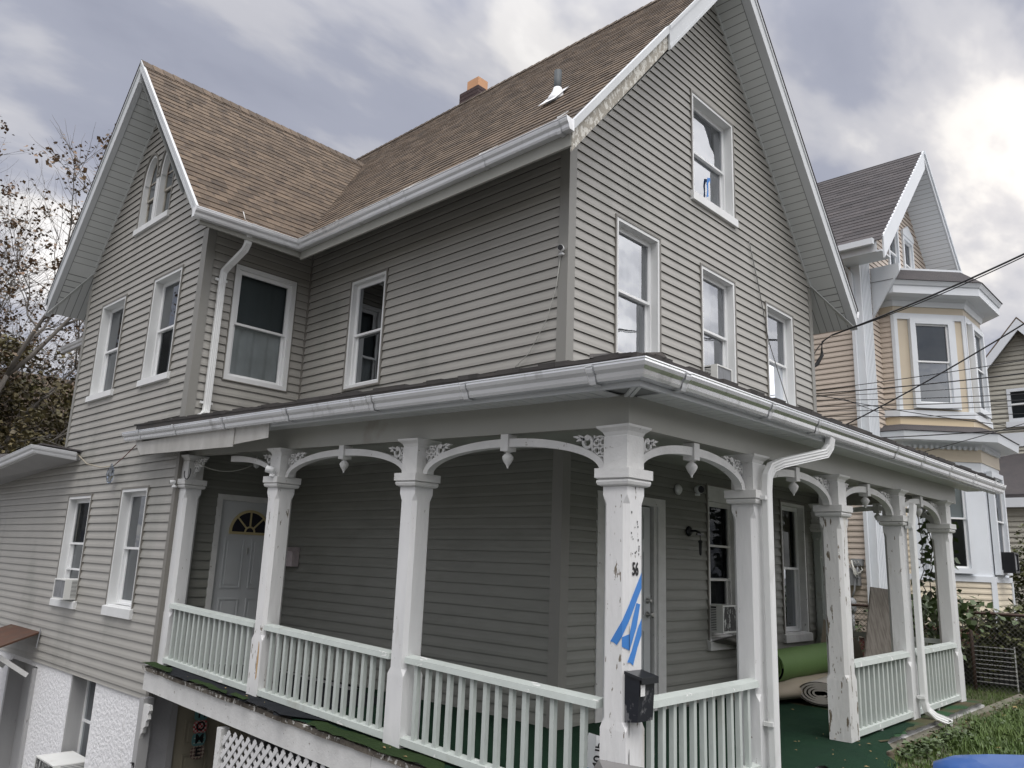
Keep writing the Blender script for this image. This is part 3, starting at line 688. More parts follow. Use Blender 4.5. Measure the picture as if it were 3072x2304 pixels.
# ---- windows of the house
window(house, FL, *L_OP[0][:2], *L_OP[0][2:], glass=GLASSW, depth=.07, curtain=[('blind', .02, .98, 0, 1, BLIND), ('flat', 0.0, .2, 0, 1, CURTG)], rail_at=.5, label='side window with dark blinds')
window(house, FF, .731, 1.565, 3.38, 4.885, glass=GLASSF, curtain=[('wave', .0, .86, 0, 1)], label='window with drawn white curtain above the porch corner')
window(house, FF, 2.405, 3.247, 3.38, 4.87, glass=GLASSF, curtain=[('drape', .0, .75, .02, 1)], label='window with gathered white curtain and an air conditioner')
window(house, FF, 4.06, 4.903, 3.38, 4.85, glass=GLASSF, curtain=[('flat', .0, .62, .5, 1)], screen=True, label='window with dark insect screen by the far corner')
wa = window(house, FF, 2.24, 3.302, 5.715, 7.07, glass=GLASSF, sill=.10, depth=.12, curtain=[('flat', 0, .84, 0, 1, FILM)], label='attic window with frosted film and blue tape')
b = MB()
for pts in ([(2.345, 5.86), (2.365, 5.86), (2.375, 5.98), (2.40, 6.00), (2.365, 6.07), (2.34, 6.02), (2.355, 5.97)], [(2.82, 5.90), (2.87, 5.93), (2.865, 6.10), (2.90, 6.16), (2.93, 6.13), (2.915, 6.20), (2.85, 6.18), (2.825, 6.08), (2.84, 6.0)]):
    b.prism([FF(u, -.118, z) for u, z in pts], (0, -.002, 0))
b.build('blue_tape', TAPE, wa)
window(house, FWS, -1.09, -.205, 3.37, 4.87, glass=GLASSW, depth=.045, casing=.055, chan=.012, curtain=[('wave', 0, 1, 0, .5, CURT), ('flat', 0, 1, .5, 1, CURTG2)], label='wide window with dark curtain above and white below')
window(house, FW, 6.86, 7.78, 3.46, 4.86, glass=GLASSW, sill=.075, depth=.115, curtain=[('flat', .25, .75, .5, 1), ('flat', .3, .8, 0, .5, CURTG)])
window(house, FW, 5.07, 5.95, 3.46, 4.87, glass=GLASSW, sill=.075, depth=.115, curtain=[('wave', .3, .7, 0, 1, CURTG)])
window(house, FW, 7.03, 7.93, .62, 2.045, glass=GLASSW, sill=.085, depth=.10, screen=True, rail_at=.55, label='lower window holding an air conditioner')
window(house, FW, 5.20, 6.03, .64, 2.085, glass=GLASSW, sill=.10, depth=.11, curtain=[('flat', 0.1, 1, 0, 1, CARD)], label='tall lower window with pale curtain and cracked sill')
window(house, FF, 2.46, 3.20, .60, 2.285, sill=.085, depth=.10, glass=GLASSD, rail_at=.42, header=.13, storm=True, white=TRIMW, curtain=[('flat', 0, 1, 0, 1, DARK)], label='porch window with storm bars and an air conditioner')
b = MB(); FF.box(b, 2.55, 3.11, -.085, -.06, 1.60, 1.625); b.build('storm_bar', TRIMW, house)
window(house, FF, 4.27, 5.02, .60, 2.25, sill=.085, depth=.10, glass=GLASSD, white=TRIMW, curtain=[('flat', 0, 1, .5, 1, CARD)], label='porch window beside the rolled carpets')

# paired round-headed attic window on the wing
def arch_pts(cu, hw, zs, rise, n=14): return [(cu - hw * math.cos(math.pi * i / n), zs + rise * math.sin(math.pi * i / n)) for i in range(n + 1)]
b = MB(); FW.box(b, 5.81, 5.835, 0, .02, 5.80, 6.52); FW.box(b, 6.885, 6.91, 0, .02, 5.80, 6.52)
for cu in (6.07, 6.65):
    P = arch_pts(cu, .24, 6.52, .42); Q = arch_pts(cu, .262, 6.52, .45)
    for i in range(len(P) - 1):
        b.hexa([FW(P[i][0], -.005, P[i][1]), FW(P[i + 1][0], -.005, P[i + 1][1]), FW(P[i + 1][0], .028, P[i + 1][1]), FW(P[i][0], .028, P[i][1]),
                FW(Q[i][0], -.005, Q[i][1]), FW(Q[i + 1][0], -.005, Q[i + 1][1]), FW(Q[i + 1][0], .028, Q[i + 1][1]), FW(Q[i][0], .028, Q[i][1])])
FW.box(b, 6.31, 6.41, 0, .026, 6.50, 6.53)
aw = b.build('arched_window', CHAN, house, 'pair of round-headed attic windows with worn sashes')
b = MB(); FW.box(b, 6.325, 6.395, -.09, .012, 5.83, 6.50)
for cu in (6.07, 6.65):
    FW.box(b, cu - .235 if cu < 6.3 else cu - .24, cu - .215, -.09, .008, 5.83, 6.52); FW.box(b, cu + .215, cu + .235, -.09, .008, 5.83, 6.52)
    P = arch_pts(cu, .20, 6.52, .385); Q = arch_pts(cu, .24, 6.52, .42)
    for i in range(len(P) - 1):
        b.hexa([FW(P[i][0], -.09, P[i][1]), FW(P[i + 1][0], -.09, P[i + 1][1]), FW(P[i + 1][0], .004, P[i + 1][1]), FW(P[i][0], .004, P[i][1]),
                FW(Q[i][0], -.09, Q[i][1]), FW(Q[i + 1][0], -.09, Q[i + 1][1]), FW(Q[i + 1][0], .004, Q[i + 1][1]), FW(Q[i][0], .004, Q[i][1])])
b.build('casing', WHITE, aw)
OLDW = mat('flaking_sash_paint', (.50, .48, .42), .8, (.30, .27, .22), 18, .5, (1, 1, .3), .4, 50, spots=((.16, .12, .09), 16, .56, .02, (1, 1, .3)))
b = MB(); gg = MB(); dd = MB()
for cu in (6.07, 6.65):
    FW.ring(b, cu - .21, cu + .21, 5.84, 6.30, .025, -.10, -.075); FW.ring(b, cu - .21, cu + .21, 6.27, 6.55, .022, -.085, -.06, .03)
    b.f.pop() if False else None
    gg.face([FW(cu - .18, -.07, 6.29), FW(cu + .18, -.07, 6.29), FW(cu + .18, -.07, 6.88), FW(cu - .18, -.07, 6.88)])
    gg.face([FW(cu - .18, -.088, 5.86), FW(cu + .18, -.088, 5.86), FW(cu + .18, -.088, 6.28), FW(cu - .18, -.088, 6.28)])
    P = arch_pts(cu, .17, 6.52, .35); Q = arch_pts(cu, .205, 6.52, .39)
    for i in range(len(P) - 1): b.face([FW(P[i][0], -.065, P[i][1]), FW(P[i + 1][0], -.065, P[i + 1][1]), FW(Q[i + 1][0], -.065, Q[i + 1][1]), FW(Q[i][0], -.065, Q[i][1])])
FW.box(dd, 5.80, 6.92, -.7, -.12, 5.75, 6.98)
b.build('old_sash', OLDW, aw); gg.build('pane', GLASSD, aw); dd.build('room_recess', DARK, aw)
b = MB(); b.hexa([FW(5.79, -.01, 5.74), FW(6.93, -.01, 5.74), FW(6.93, .045, 5.74), FW(5.79, .045, 5.74), FW(5.79, -.01, 5.835), FW(6.93, -.01, 5.835), FW(6.93, .045, 5.82), FW(5.79, .045, 5.82)])
b.build('sill', WHITE, aw)

# ---- doors
def panel_door(fr, u0, u1, z0, z1, n, m, parent, fan=False, name='door'):
    b = MB(); fr.box(b, u0, u1, n - .04, n, z0, z1)
    w = (u1 - u0); cols = ((u0 + .13 * w, u0 + .44 * w), (u0 + .56 * w, u0 + .87 * w))
    rows = ((z0 + .12, z0 + .80), (z0 + .92, z0 + 1.50)) if fan else ((z0 + .12, z0 + .75), (z0 + .87, z0 + 1.50), (z0 + 1.60, z0 + 1.86))
    for ra, rb in rows:
        for ca, cb in cols:
            fr.ring(b, ca, cb, ra, rb, .014, n, n + .010)
            fr.box(b, ca + .04, cb - .04, n, n + .008, ra + .04, rb - .04)
    return b.build(name, m, parent)
b = MB(); FWS.box(b, -.96, -.895, -.06, .022, 0, 1.945); FWS.box(b, -.085, -.02, -.06, .022, 0, 1.945); FWS.box(b, -.96, -.02, -.06, .022, 1.945, 2.01); b.build('door_frame', TRIMW, house)
fd = panel_door(FWS, -.895, -.085, .01, 1.945, -.03, DOORW, house, fan=True)
b = MB(); g = MB(); cx, cz = -.49, 1.585
P = [(cx - .235 * math.cos(math.pi * i / 20), cz + .235 * math.sin(math.pi * i / 20)) for i in range(21)]
Q = [(cx - .265 * math.cos(math.pi * i / 20), cz + .265 * math.sin(math.pi * i / 20)) for i in range(21)]
S_ = [(cx - .07 * math.cos(math.pi * i / 20), cz + .07 * math.sin(math.pi * i / 20)) for i in range(21)]
S2 = [(cx - .052 * math.cos(math.pi * i / 20), cz + .052 * math.sin(math.pi * i / 20)) for i in range(21)]
g.face([FWS(u, -.024, z) for u, z in P])
for A, B in ((P, Q), (S2, S_)):
    for i in range(20): b.hexa([FWS(A[i][0], -.028, A[i][1]), FWS(A[i + 1][0], -.028, A[i + 1][1]), FWS(A[i + 1][0], -.012, A[i + 1][1]), FWS(A[i][0], -.012, A[i][1]),
                                FWS(B[i][0], -.028, B[i][1]), FWS(B[i + 1][0], -.028, B[i + 1][1]), FWS(B[i + 1][0], -.012, B[i + 1][1]), FWS(B[i][0], -.012, B[i][1])])
FWS.box(b, cx - .265, cx + .265, -.028, -.011, cz - .03, cz)
for a in (45, 90, 135):
    c_, s2 = math.cos(R(a)), math.sin(R(a)); dx, dz = -s2 * .009, c_ * .009
    A0, A1 = (cx + c_ * .07, cz + s2 * .07), (cx + c_ * .236, cz + s2 * .236)
    b.hexa([FWS(A0[0] - dx, -.026, A0[1] - dz), FWS(A0[0] + dx, -.026, A0[1] + dz), FWS(A0[0] + dx, -.013, A0[1] + dz), FWS(A0[0] - dx, -.013, A0[1] - dz),
            FWS(A1[0] - dx, -.026, A1[1] - dz), FWS(A1[0] + dx, -.026, A1[1] + dz), FWS(A1[0] + dx, -.013, A1[1] + dz), FWS(A1[0] - dx, -.013, A1[1] - dz)])
b.build('fanlight_trim', GOLD, fd); g.build('fanlight_glass', BRONZE, fd)
b = MB(); b.box(-.497, -.485, 4.50, 4.515, 1.33, 1.40); b.build('knocker', STEEL, fd)
b = MB(); FF.box(b, .50, .60, -.06, .02, 0, 1.95); FF.box(b, 1.50, 1.633, -.03, .02, 0, 1.95); FF.box(b, .50, 1.633, -.06, .02, 1.95, 2.03); FF.box(b, 1.455, 1.50, -.06, .0, 0, 1.95); b.build('door_frame', TRIMW, house)
b = MB(); FF.box(b, .55, 1.66, -.16, -.10, -.01, 2.03); b.build('door_recess', BLACK, house)
fd2 = panel_door(FF, .60, 1.425, .01, 1.94, -.03, DOORW, house)
b = MB(); b.lathe((1.375, .03, 1.03), [(.027, 0), (.027, -.008), (.014, -.02), (.018, -.03), (.022, -.045), (.012, -.05)], 12, 'y')
b.build('deadbolt', STEEL, fd2); b = MB(); b.lathe((1.375, .03, .90), [(.030, 0), (.030, -.008), (.012, -.02), (.014, -.035), (.028, -.05), (.028, -.062), (.018, -.07)], 12, 'y'); b.build('door_knob', STEEL, fd2)

# ---- chimney, vent pipe
b = MB(); b.box(3.20, 3.56, 4.86, 5.34, 8.2, 9.70)
for k in range(12):
    z = 9.69 - k * .075; b.box(3.196, 3.564, 4.856, 5.344, z - .062, z)
ch = b.build('chimney', BRICK, house)
b = MB(); b.box(3.26, 3.50, 4.93, 5.22, 9.68, 9.93); b.build('flue', CLAY, ch)
b = MB(); b.lathe((.464, .587, 6.30), [(.042, 0), (.042, .36), (.034, .36), (.034, .2)], 12)
vp = b.build('vent_pipe', mat('dark_vent_pipe', (.055, .065, .07), .6), house)
b = MB()
nb = nL * .015; c0 = Vector((.464, .587, EAVE_Z + (.464 - EX0) * TAN_ + .02))
b.face([c0 + upL * .13 + Vector((0, -.10, 0)) + nb, c0 + upL * .13 + Vector((0, .10, 0)) + nb, c0 - upL * .25 + Vector((0, .12, 0)) + nb * 2, c0 - upL * .25 + Vector((0, -.12, 0)) + nb * 2])
b.lathe((.464, .587, c0.z - .11), [(.13, -.02), (.11, .06), (.06, .15), (.045, .20)], 14)
b.build('pipe_flashing', mat('white_flashing', (.72, .73, .74), .4), vp)

# ================================================================ PORCH (part of the house)
RX, RY = -1.365, -1.63        # centre lines of the two post rows
PR = Fr((RX, 0, 0), (0, 1, 0), (-1, 0, 0)); PF = Fr((0, RY, 0), (1, 0, 0), (0, -1, 0))
def octo(h, c): return [(-h + c, -h), (h - c, -h), (h, -h + c), (h, h - c), (h - c, h), (-h + c, h), (-h, h - c), (-h, -h + c)]
def porch_post(cx, cy, w, m, label=None, hw=None, big=False, faces=None):
    s = w; lv = [(0.0, s + .002, .002), (.50, s + .002, .002), (.55, s, .030), (1.79, s, .030), (1.845, s, .002), (1.90, s, .002)]
    b = MB(True); prev = None
    for z, h, c in lv:
        ring = [b.vert((cx + p[0], cy + p[1], z)) for p in octo(h, c)]
        if prev:
            for j in range(8): b.idx((prev[j], prev[(j + 1) % 8], ring[(j + 1) % 8], ring[j]))
        else: b.idx(ring[::-1])
        prev = ring
    b.idx(prev); p = b.build('porch_post', m, house, label)
    q = MB(True); e = .130 if not big else .152
    def sq(h, z): return [q.vert((cx + a, cy + c_, z)) for a, c_ in ((-h, -h), (h, -h), (h, h), (-h, h))]
    pr = [(e - .030, 1.897), (e - .014, 1.905), (e - .008, 1.922), (e - .010, 1.934), (e - .02, 1.937), (e, 1.942), (e, 2.0), (e - .02, 2.003), (s * .98, 2.003), (s * .98, 2.205), (e - .045, 2.212), (e - .035, 2.235), (e - .008, 2.258), (e - .004, 2.272), (e - .03, 2.274)]
    pv = None
    for h, z in pr:
        r = sq(h, z)
        if pv:
            for j in range(4): q.idx((pv[j], pv[(j + 1) % 4], r[(j + 1) % 4], r[j]))
        pv = r
    q.build('capital', TRIMW, p)
    return p
posts = [(-1.353, -1.628, .091, POSTW, 'corner post with number, blue tape and split paint', False), (RX, .353, .092, POST, None, False), (RX, 2.385, .092, POSTW, 'second post from the wing with rust streak', False),
         (RX + .02, 4.392, .092, POST, 'half post standing against the wing', False), (.27, RY, .092, POST, None, False), (1.90, RY, .092, POSTP, 'badly peeled post at the entry', False), (3.52, RY, .092, POST, None, False), (5.15, RY, .092, POST, None, False), (5.30, -.07, .07, RAIL, 'slim pale green half post at the far end', False)]
PO = [porch_post(x, y, w, m, l, big=bg) for x, y, w, m, l, bg in posts]
# beam (frieze), soffit, ceiling
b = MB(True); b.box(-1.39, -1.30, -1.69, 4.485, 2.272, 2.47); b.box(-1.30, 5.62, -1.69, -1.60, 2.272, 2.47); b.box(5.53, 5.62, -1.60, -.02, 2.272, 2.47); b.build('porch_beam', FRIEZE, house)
b = MB(True); b.box(-1.30, -.01, -1.6, 4.48, 2.42, 2.44); b.box(-.01, 5.53, -1.6, -.01, 2.42, 2.44)
for i in range(16): b.box(-1.30, -.02, -1.5 + i * .38, -1.492 + i * .38, 2.412, 2.42)
b.build('porch_ceiling', CEIL, house)
b = MB(True); g = MB(True)
g.box(-1.66, -1.36, -1.96, 5.3, 2.478, 2.482); g.box(-1.36, 6.3, -1.96, -1.66, 2.478, 2.482)
y = -1.96
for i in range(60):
    y = -1.62 + i * .105
    if y < 5.2: b.box(-1.63, -1.39, y, y + .096, 2.470, 2.476)
for i in range(75):
    x = -1.30 + i * .105
    if x < 6.1: b.box(x, x + .096, -1.93, -1.69, 2.470, 2.476)
g.box(-1.63, -1.39, -1.93, -1.69, 2.470, 2.4735)
ps = b.build('porch_soffit', SOFF, house); g.build('soffit_backing', GROOVE, ps)
b = MB(True); b.sweep([(-1.635, -1.935, 2.463), (-1.38, -1.68, 2.463)], [(-.028, -.006), (-.004, -.006), (-.004, .006), (-.028, .006)]); b.sweep([(-1.635, -1.935, 2.463), (-1.38, -1.68, 2.463)], [(.004, -.006), (.028, -.006), (.028, .006), (.004, .006)]); b.build('mitre_strip', SOFF, ps)
# porch fascia behind gutter; sagging metal on the left end
b = MB(True); b.box(-1.655, -1.63, -1.955, 2.3, 2.445, 2.60); b.box(-1.63, 6.45, -1.955, -1.93, 2.445, 2.60); b.build('porch_fascia', RAKE, house)
b = MB(True)
b.hexa([(-1.665, 2.2, 2.34), (-1.66, 2.2, 2.34), (-1.66, 2.93, 2.30), (-1.665, 2.93, 2.30), (-1.665, 2.2, 2.47), (-1.66, 2.2, 2.47), (-1.66, 2.93, 2.46), (-1.665, 2.93, 2.46)])
b.hexa([(-1.675, 2.85, 2.28), (-1.668, 2.85, 2.28), (-1.668, 5.1, 2.27), (-1.675, 5.1, 2.27), (-1.675, 2.85, 2.48), (-1.668, 2.85, 2.48), (-1.668, 5.3, 2.42), (-1.675, 5.3, 2.42)])
b.box(-1.66, -1.47, 5.15, 5.3, 2.36, 2.44)
b.build('hanging_fascia_metal', mat('dirty_white_metal', (.60, .59, .56), .5, (.36, .35, .32), 4, .6, (1, 1, .5)), house, 'loose stained strip of fascia metal hanging below the gutter')
gl_ = [(-1.66, 5.52, 2.545), (-1.66, 4.2, 2.555), (-1.66, 2.5, 2.57), (-1.66, -1.96, 2.585), (6.55, -1.96, 2.565)]
gutter([gl_[0], gl_[1], gl_[2], gl_[3], gl_[4]], GUTP, 'porch_gutter', warp=True, scale=.95,
       straps=[(-1.66, y, 2.585 - max(0, (y - 0) * .006), 0, -1) for y in (5.05, 4.1, 2.99, 1.79, .53, -.55, -1.66)] + [(x, -1.96, 2.578, 1, 0) for x in (-1.30, -.15, .65, 2.45, 3.22, 4.16, 5.1, 6.0)], strap_m=GUT)
# porch roof: two sheets meeting in a hip, overhanging the gutter line
def hip_l(s): return (-1.86 + s * .93, 5.5)
def hip_r(s): return (-1.58 + s * .93, 6.5)
slp = .25; q = math.sqrt(1 + slp * slp)
roof_plane('porch_roof', SHINP, (-1.66, 0, 2.640), (0, 1, 0), Vector((1, 0, slp)).normalized(), Vector((-slp, 0, 1)).normalized(), 1.62 * q, lambda s: (-1.90 + s / q * 1.0, 5.45 if s < .18 else 4.5), exposure=.13, t0=.012, t1=.028, warp=True)
roof_plane('porch_roof', SHINP, (0, -1.96, 2.640), (1, 0, 0), Vector((0, 1, slp)).normalized(), Vector((0, -slp, 1)).normalized(), 1.92 * q, lambda s: (-1.60 + s / q * 1.0, 6.5), exposure=.13, t0=.012, t1=.028, warp=True)
b = MB(True); b.box(-1.65, -1.60, -1.93, 5.4, 2.59, 2.655); b.box(-1.60, 6.45, -1.95, -1.90, 2.59, 2.655)
b.hexa([(-1.68, -1.60, 2.66), (-1.42, -1.99, 2.66), (-1.1, -1.7, 2.74), (-1.35, -1.35, 2.74), (-1.64, -1.57, 2.70), (-1.42, -1.95, 2.70), (-1.1, -1.7, 2.77), (-1.35, -1.35, 2.77)])
b.build('roof_deck_edge', SHINP, house)
b = MB(); b.box(-1.66, -1.30, 4.5, 5.45, 2.62, 2.66); b.build('porch_roof_return', SHINP, house)
# porch floor slab, fascia below, nosing of rotten wood
b = MB(True); b.box(-1.56, 0, -1.82, 4.48, -.05, -.004); b.box(0, 5.45, -1.82, 0, -.05, -.004); b.build('porch_floor', GREYWD, house)
b = MB(True); b.box(-1.575, -1.545, .42, 4.42, -.245, -.045); b.box(-1.575, -1.545, -1.82, .415, -.235, -.045); b.box(-1.54, 5.5, -1.84, -1.81, -.25, -.05); b.build('floor_fascia', TRIMW, house)
b = MB(True); rn = random.Random(4); y = -1.85
while y < 4.40:
    d = rn.uniform(.07, .22); j = rn.uniform(-.012, .010); b.hexa([(-1.600 + j, y, -.045), (-1.54, y, -.045), (-1.54, min(4.42, y + d - .003), -.045), (-1.600 + j, min(4.42, y + d - .003), -.045), (-1.600 + j, y, -.006), (-1.54, y, -.003), (-1.54, min(4.42, y + d - .003), -.003), (-1.600 + j + rn.uniform(-.008, .008), min(4.42, y + d - .003), -.006)]); y += d
b.build('floor_nosing', ROT, house)
# arches, pendants, fretwork
def arch_piece(fr, u0, um, parent=house, frac=1.0, z0=2.0, rise=.178, th=.058, label=None):
    b = MB(True); n = 16; a = um - u0; P = []; sg = 1 if a > 0 else -1; a = abs(a)
    for i in range(int(n * frac) + 1):
        t = i / n * math.pi / 2
        ui, zi = um - sg * a * math.cos(t), z0 + rise * math.sin(t)
        uo, zo = um - sg * (a + th * .9) * math.cos(t), z0 + (rise + th) * math.sin(t)
        if sg > 0: uo = max(uo, u0 - .055)
        P.append((ui, zi, uo, zo))
    for p, q_ in zip(P, P[1:]):
        b.hexa([fr(p[0], -.032, p[1]), fr(q_[0], -.032, q_[1]), fr(q_[0], .032, q_[1]), fr(p[0], .032, p[1]), fr(p[2], -.032, p[3]), fr(q_[2], -.032, q_[3]), fr(q_[2], .032, q_[3]), fr(p[2], .032, p[3])])
    return b.build('arch_bracket', TRIMW, parent, label)
def pendant(fr, u):
    b = MB(True); fr.box(b, u - .036, u + .036, -.045, .045, 2.15, 2.268)
    c = fr(u, 0, 0); b.lathe((c.x, c.y, 0), [(.012, 2.03), (.004, 2.032), (.012, 2.05), (.030, 2.075), (.041, 2.098), (.040, 2.113), (.026, 2.130), (.015, 2.137), (.015, 2.142), (.034, 2.146), (.034, 2.150)], 14)
    b.build('pendant', TRIMW, house)
def annulus(b, fr, cu, cz, ro, ri, n0, n1, k=14, a0=0, a1=360):
    for i in range(k):
        A, B = R(a0 + (a1 - a0) * i / k), R(a0 + (a1 - a0) * (i + 1) / k)
        pts = [(cu + ri * math.cos(A), cz + ri * math.sin(A)), (cu + ri * math.cos(B), cz + ri * math.sin(B)), (cu + ro * math.cos(B), cz + ro * math.sin(B)), (cu + ro * math.cos(A), cz + ro * math.sin(A))]
        b.prism([fr(u, n0, z) for u, z in pts], fr.n * (n1 - n0))
def fret(fr, u, sg):
    b = MB(True); cu, cz = u + sg * .068, 2.155
    annulus(b, fr, cu, cz, .070, .058, -.012, .012, 18)
    for dx, dz in ((-.026, .027), (.026, .027), (-.026, -.027), (.026, -.027)): annulus(b, fr, cu + dx, cz + dz, .030, .017, -.012, .012, 10)
    annulus(b, fr, u + sg * .170, 2.185, .046, .026, -.011, .011, 12)
    annulus(b, fr, u + sg * .172, 2.215, .020, .006, -.012, .012, 8)
    for (du, dz, w, h, ang) in ((.215, .215, .035, .014, 35), (.235, .205, .030, .012, -20), (.262, .222, .028, .010, 10), (.105, .205, .026, .014, 60), (.030, .075, .034, .012, 60), (.016, .058, .028, .010, 100)):
        c_, s2 = math.cos(R(ang)), math.sin(R(ang)); pts = []
        for p, q_ in ((-w, 0), (-w * .3, -h), (w, -h * .2), (w, h * .2), (-w * .3, h)): pts.append((u + sg * (du + p * c_ - q_ * s2), 2.0 + dz + p * s2 + q_ * c_))
        b.prism([fr(a, -.011, z) for a, z in pts], fr.n * .022)
    b.build('fretwork', TRIMW, house)
def bay(fr, ua, ub, ha=.095, hb=.095, full=True):
    um = (ua + ub) / 2
    arch_piece(fr, ua + ha + .055, um - .03); arch_piece(fr, ub - hb - .055, um + .03); pendant(fr, um)
    fret(fr, ua + ha, 1); fret(fr, ub - hb, -1)
bay(PR, -1.62, .353); bay(PR, .353, 2.385)
arch_piece(PR, 2.385 + .15, 3.40, label='broken porch arch stopping short of its post'); fret(PR, 2.385 + .095, 1); fret(PR, 4.392 - .095, -1)
bay(PF, -1.37, .27); bay(PF, .27, 1.90); bay(PF, 1.90, 3.52); bay(PF, 3.52, 5.15)
PE = Fr((5.30, 0, 0), (0, 1, 0), (1, 0, 0)); bay(PE, -1.63, -.07, .09, .07)
# railings
def railing(fr, ua, ub, n0=.055, sp=.1155, ph=0, gap=0, label=None, feet=()):
    t = MB(True); w = .030
    t.hexa([fr(ua, n0 - .045, .60), fr(ub, n0 - .045, .60), fr(ub, n0 + .04, .60), fr(ua, n0 + .04, .60), fr(ua, n0 - .035, .655), fr(ub, n0 - .035, .655), fr(ub, n0 + .032, .640), fr(ua, n0 + .032, .640)])
    r = t.build('railing', RAIL, house, label)
    t = MB(True); t.hexa([fr(ua, n0 - .035, .035), fr(ub, n0 - .035, .035), fr(ub, n0 + .035, .035), fr(ua, n0 + .035, .035), fr(ua, n0 - .03, .095), fr(ub, n0 - .03, .095), fr(ub, n0 + .030, .082), fr(ua, n0 + .030, .082)])
    t.build('bottom_rail', RAIL, r)
    n = int(round((ub - ua) / sp)) - 1; s0 = (ub - ua) / (n + 1)
    for i in range(n):
        u = ua + s0 * (i + 1) + random.uniform(-.004, .004); x = MB(True); tl = random.uniform(-.004, .004)
        x.hexa([fr(u - .017, n0 - .017, .082), fr(u + .017, n0 - .017, .082), fr(u + .017, n0 + .017, .082), fr(u - .017, n0 + .017, .082),
                fr(u - .017 + tl, n0 - .017, .602), fr(u + .017 + tl, n0 - .017, .602), fr(u + .017 + tl, n0 + .017, .602), fr(u - .017 + tl, n0 + .017, .602)])
        x.build('baluster', RAILB, r)
    for u in feet:
        x = MB(True); fr.box(x, u - .018, u + .018, n0 - .018, n0 + .018, .0, .036); x.build('rail_foot', TRIMW, r)
railing(PR, -1.515, .26); railing(PR, .445, 2.29, feet=(1.32,)); railing(PR, 2.48, 4.30)
railing(PF, -1.265, .178); railing(PF, 1.99, 3.43, feet=(2.6,)); railing(PF, 3.61, 5.06, feet=(4.3,)); railing(PE, -1.54, -.14)
# downspouts
SPS = [(-.034, -.024), (-.028, -.028), (-.018, -.024), (-.006, -.028), (.006, -.024), (.018, -.028), (.028, -.024), (.034, -.028), (.038, -.02), (.038, .02), (.034, .026), (-.034, .026), (-.038, .02), (-.038, -.02)]
def spout(path, up, bands, name='downspout', label=None):
    b = MB(); b.sweep(path, SPS, up=up); p = b.build(name, SPOUT, house, label)
    for (x, y, z, dx, dy) in bands: s_ = MB(); s_.box(x - dx, x + dx, y - dy, y + dy, z - .014, z + .014); s_.build('pipe_strap', SPOUT, p)
spout([(-1.22, 3.96, 5.06), (-1.20, 3.99, 4.97), (-1.195, 4.06, 4.90), (-1.235, 4.36, 4.74), (-1.25, 4.425, 4.69), (-1.255, 4.43, 4.60), (-1.255, 4.43, 3.02), (-1.262, 4.42, 2.95), (-1.31, 4.36, 2.89), (-1.40, 4.28, 2.84)], (0, 1, 0.02), [(-1.255, 4.455, 4.58, .075, .01), (-1.255, 4.455, 3.05, .075, .01)])
spout([(.985, -2.0, 2.43), (.975, -1.99, 2.36), (.93, -1.97, 2.30), (.42, -1.84, 2.17), (.33, -1.80, 2.13), (.285, -1.785, 2.06), (.272, -1.782, 1.95), (.262, -1.782, -.02)], (0, 1, 0.02), [(.262, -1.765, 1.89, .055, .035), (.262, -1.765, .30, .055, .035)])
spout([(3.60, -1.80, 2.10), (3.56, -1.785, 1.9), (3.56, -1.785, .14), (3.57, -1.80, .07), (3.63, -1.85, .01), (3.78, -1.95, -.05)], (0, 1, 0.02), [(3.56, -1.77, 1.86, .055, .035), (3.56, -1.77, .19, .055, .035)])

# ---- basement under the wing and the porch
bas = MB(); z0 = -3.4
def stucco_box(u0, u1, za, zb): FW.box(bas, u0, u1, -.25, -.012, za, zb)
stucco_box(4.50, 6.04, z0, -.25); stucco_box(6.87, 8.20, z0, -.25); stucco_box(6.04, 6.87, z0, -1.32); stucco_box(9.35, 12.2, z0, -.25); stucco_box(8.20, 9.35, -.32, -.25)
bas.build('stucco_foundation', STUC, house)
b = MB(); b.box(-1.44, -1.20, 4.49, 4.53, -3.4, -.02); b.box(-.12, 0, 4.49, 4.53, -3.4, -.02); b.box(-1.2, -.12, 4.50, 4.53, -.30, -.02); b.build('stucco_return', mat('grey_stucco', (.42, .42, .43), .8, (.36, .36, .37), 6, .5, (1, 1, 1), .8, 30), house)
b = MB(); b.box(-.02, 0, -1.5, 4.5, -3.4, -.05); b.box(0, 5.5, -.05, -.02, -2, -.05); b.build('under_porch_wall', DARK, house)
b = MB(); FWS.box(b, -1.20, -1.13, -.03, .01, -3.2, -.30); FWS.box(b, -.20, -.12, -.03, .01, -3.2, -.30); b.build('door_frame', GREYWD, house)
bd = panel_door(FWS, -1.13, -.20, -2.35, -.32, -.02, CREAMD, house)
b = MB(); b.box(-1.57, -1.46, 4.36, 4.46, -3.2, -.20); b.build('basement_post', GREYWD, house)
b = MB(); P = [(4.36, -.25), (4.22, -.25), (4.205, -.30), (4.235, -.34), (4.22, -.385), (4.255, -.41), (4.26, -.46), (4.30, -.48), (4.31, -.53), (4.345, -.55), (4.36, -.60)]
b.prism([(-1.565, u, z) for u, z in P], (.035, 0, 0)); b.build('scroll_bracket', TRIMW, house)
b = MB()
for zc in (-.86, -1.02, -1.17):
    for i in range(8):
        a0, a1 = R(i * 34), R((i + 1) * 34); b.box(-1.578, -1.571, 4.405 + .018 * math.cos(a0) - .004, 4.405 + .018 * math.cos(a0) + .004, zc + .018 * math.sin(a0) - .005, zc + .018 * math.sin(a0) + .005)
    b.box(-1.60, -1.571, 4.385, 4.43, zc + .022, zc + .027)
b.build('wire_hook', INK, house)
b = MB(); b.box(-1.58, -1.50, 2.63, 2.71, -3.2, -.22); b.build('basement_post', TRIMW, house)
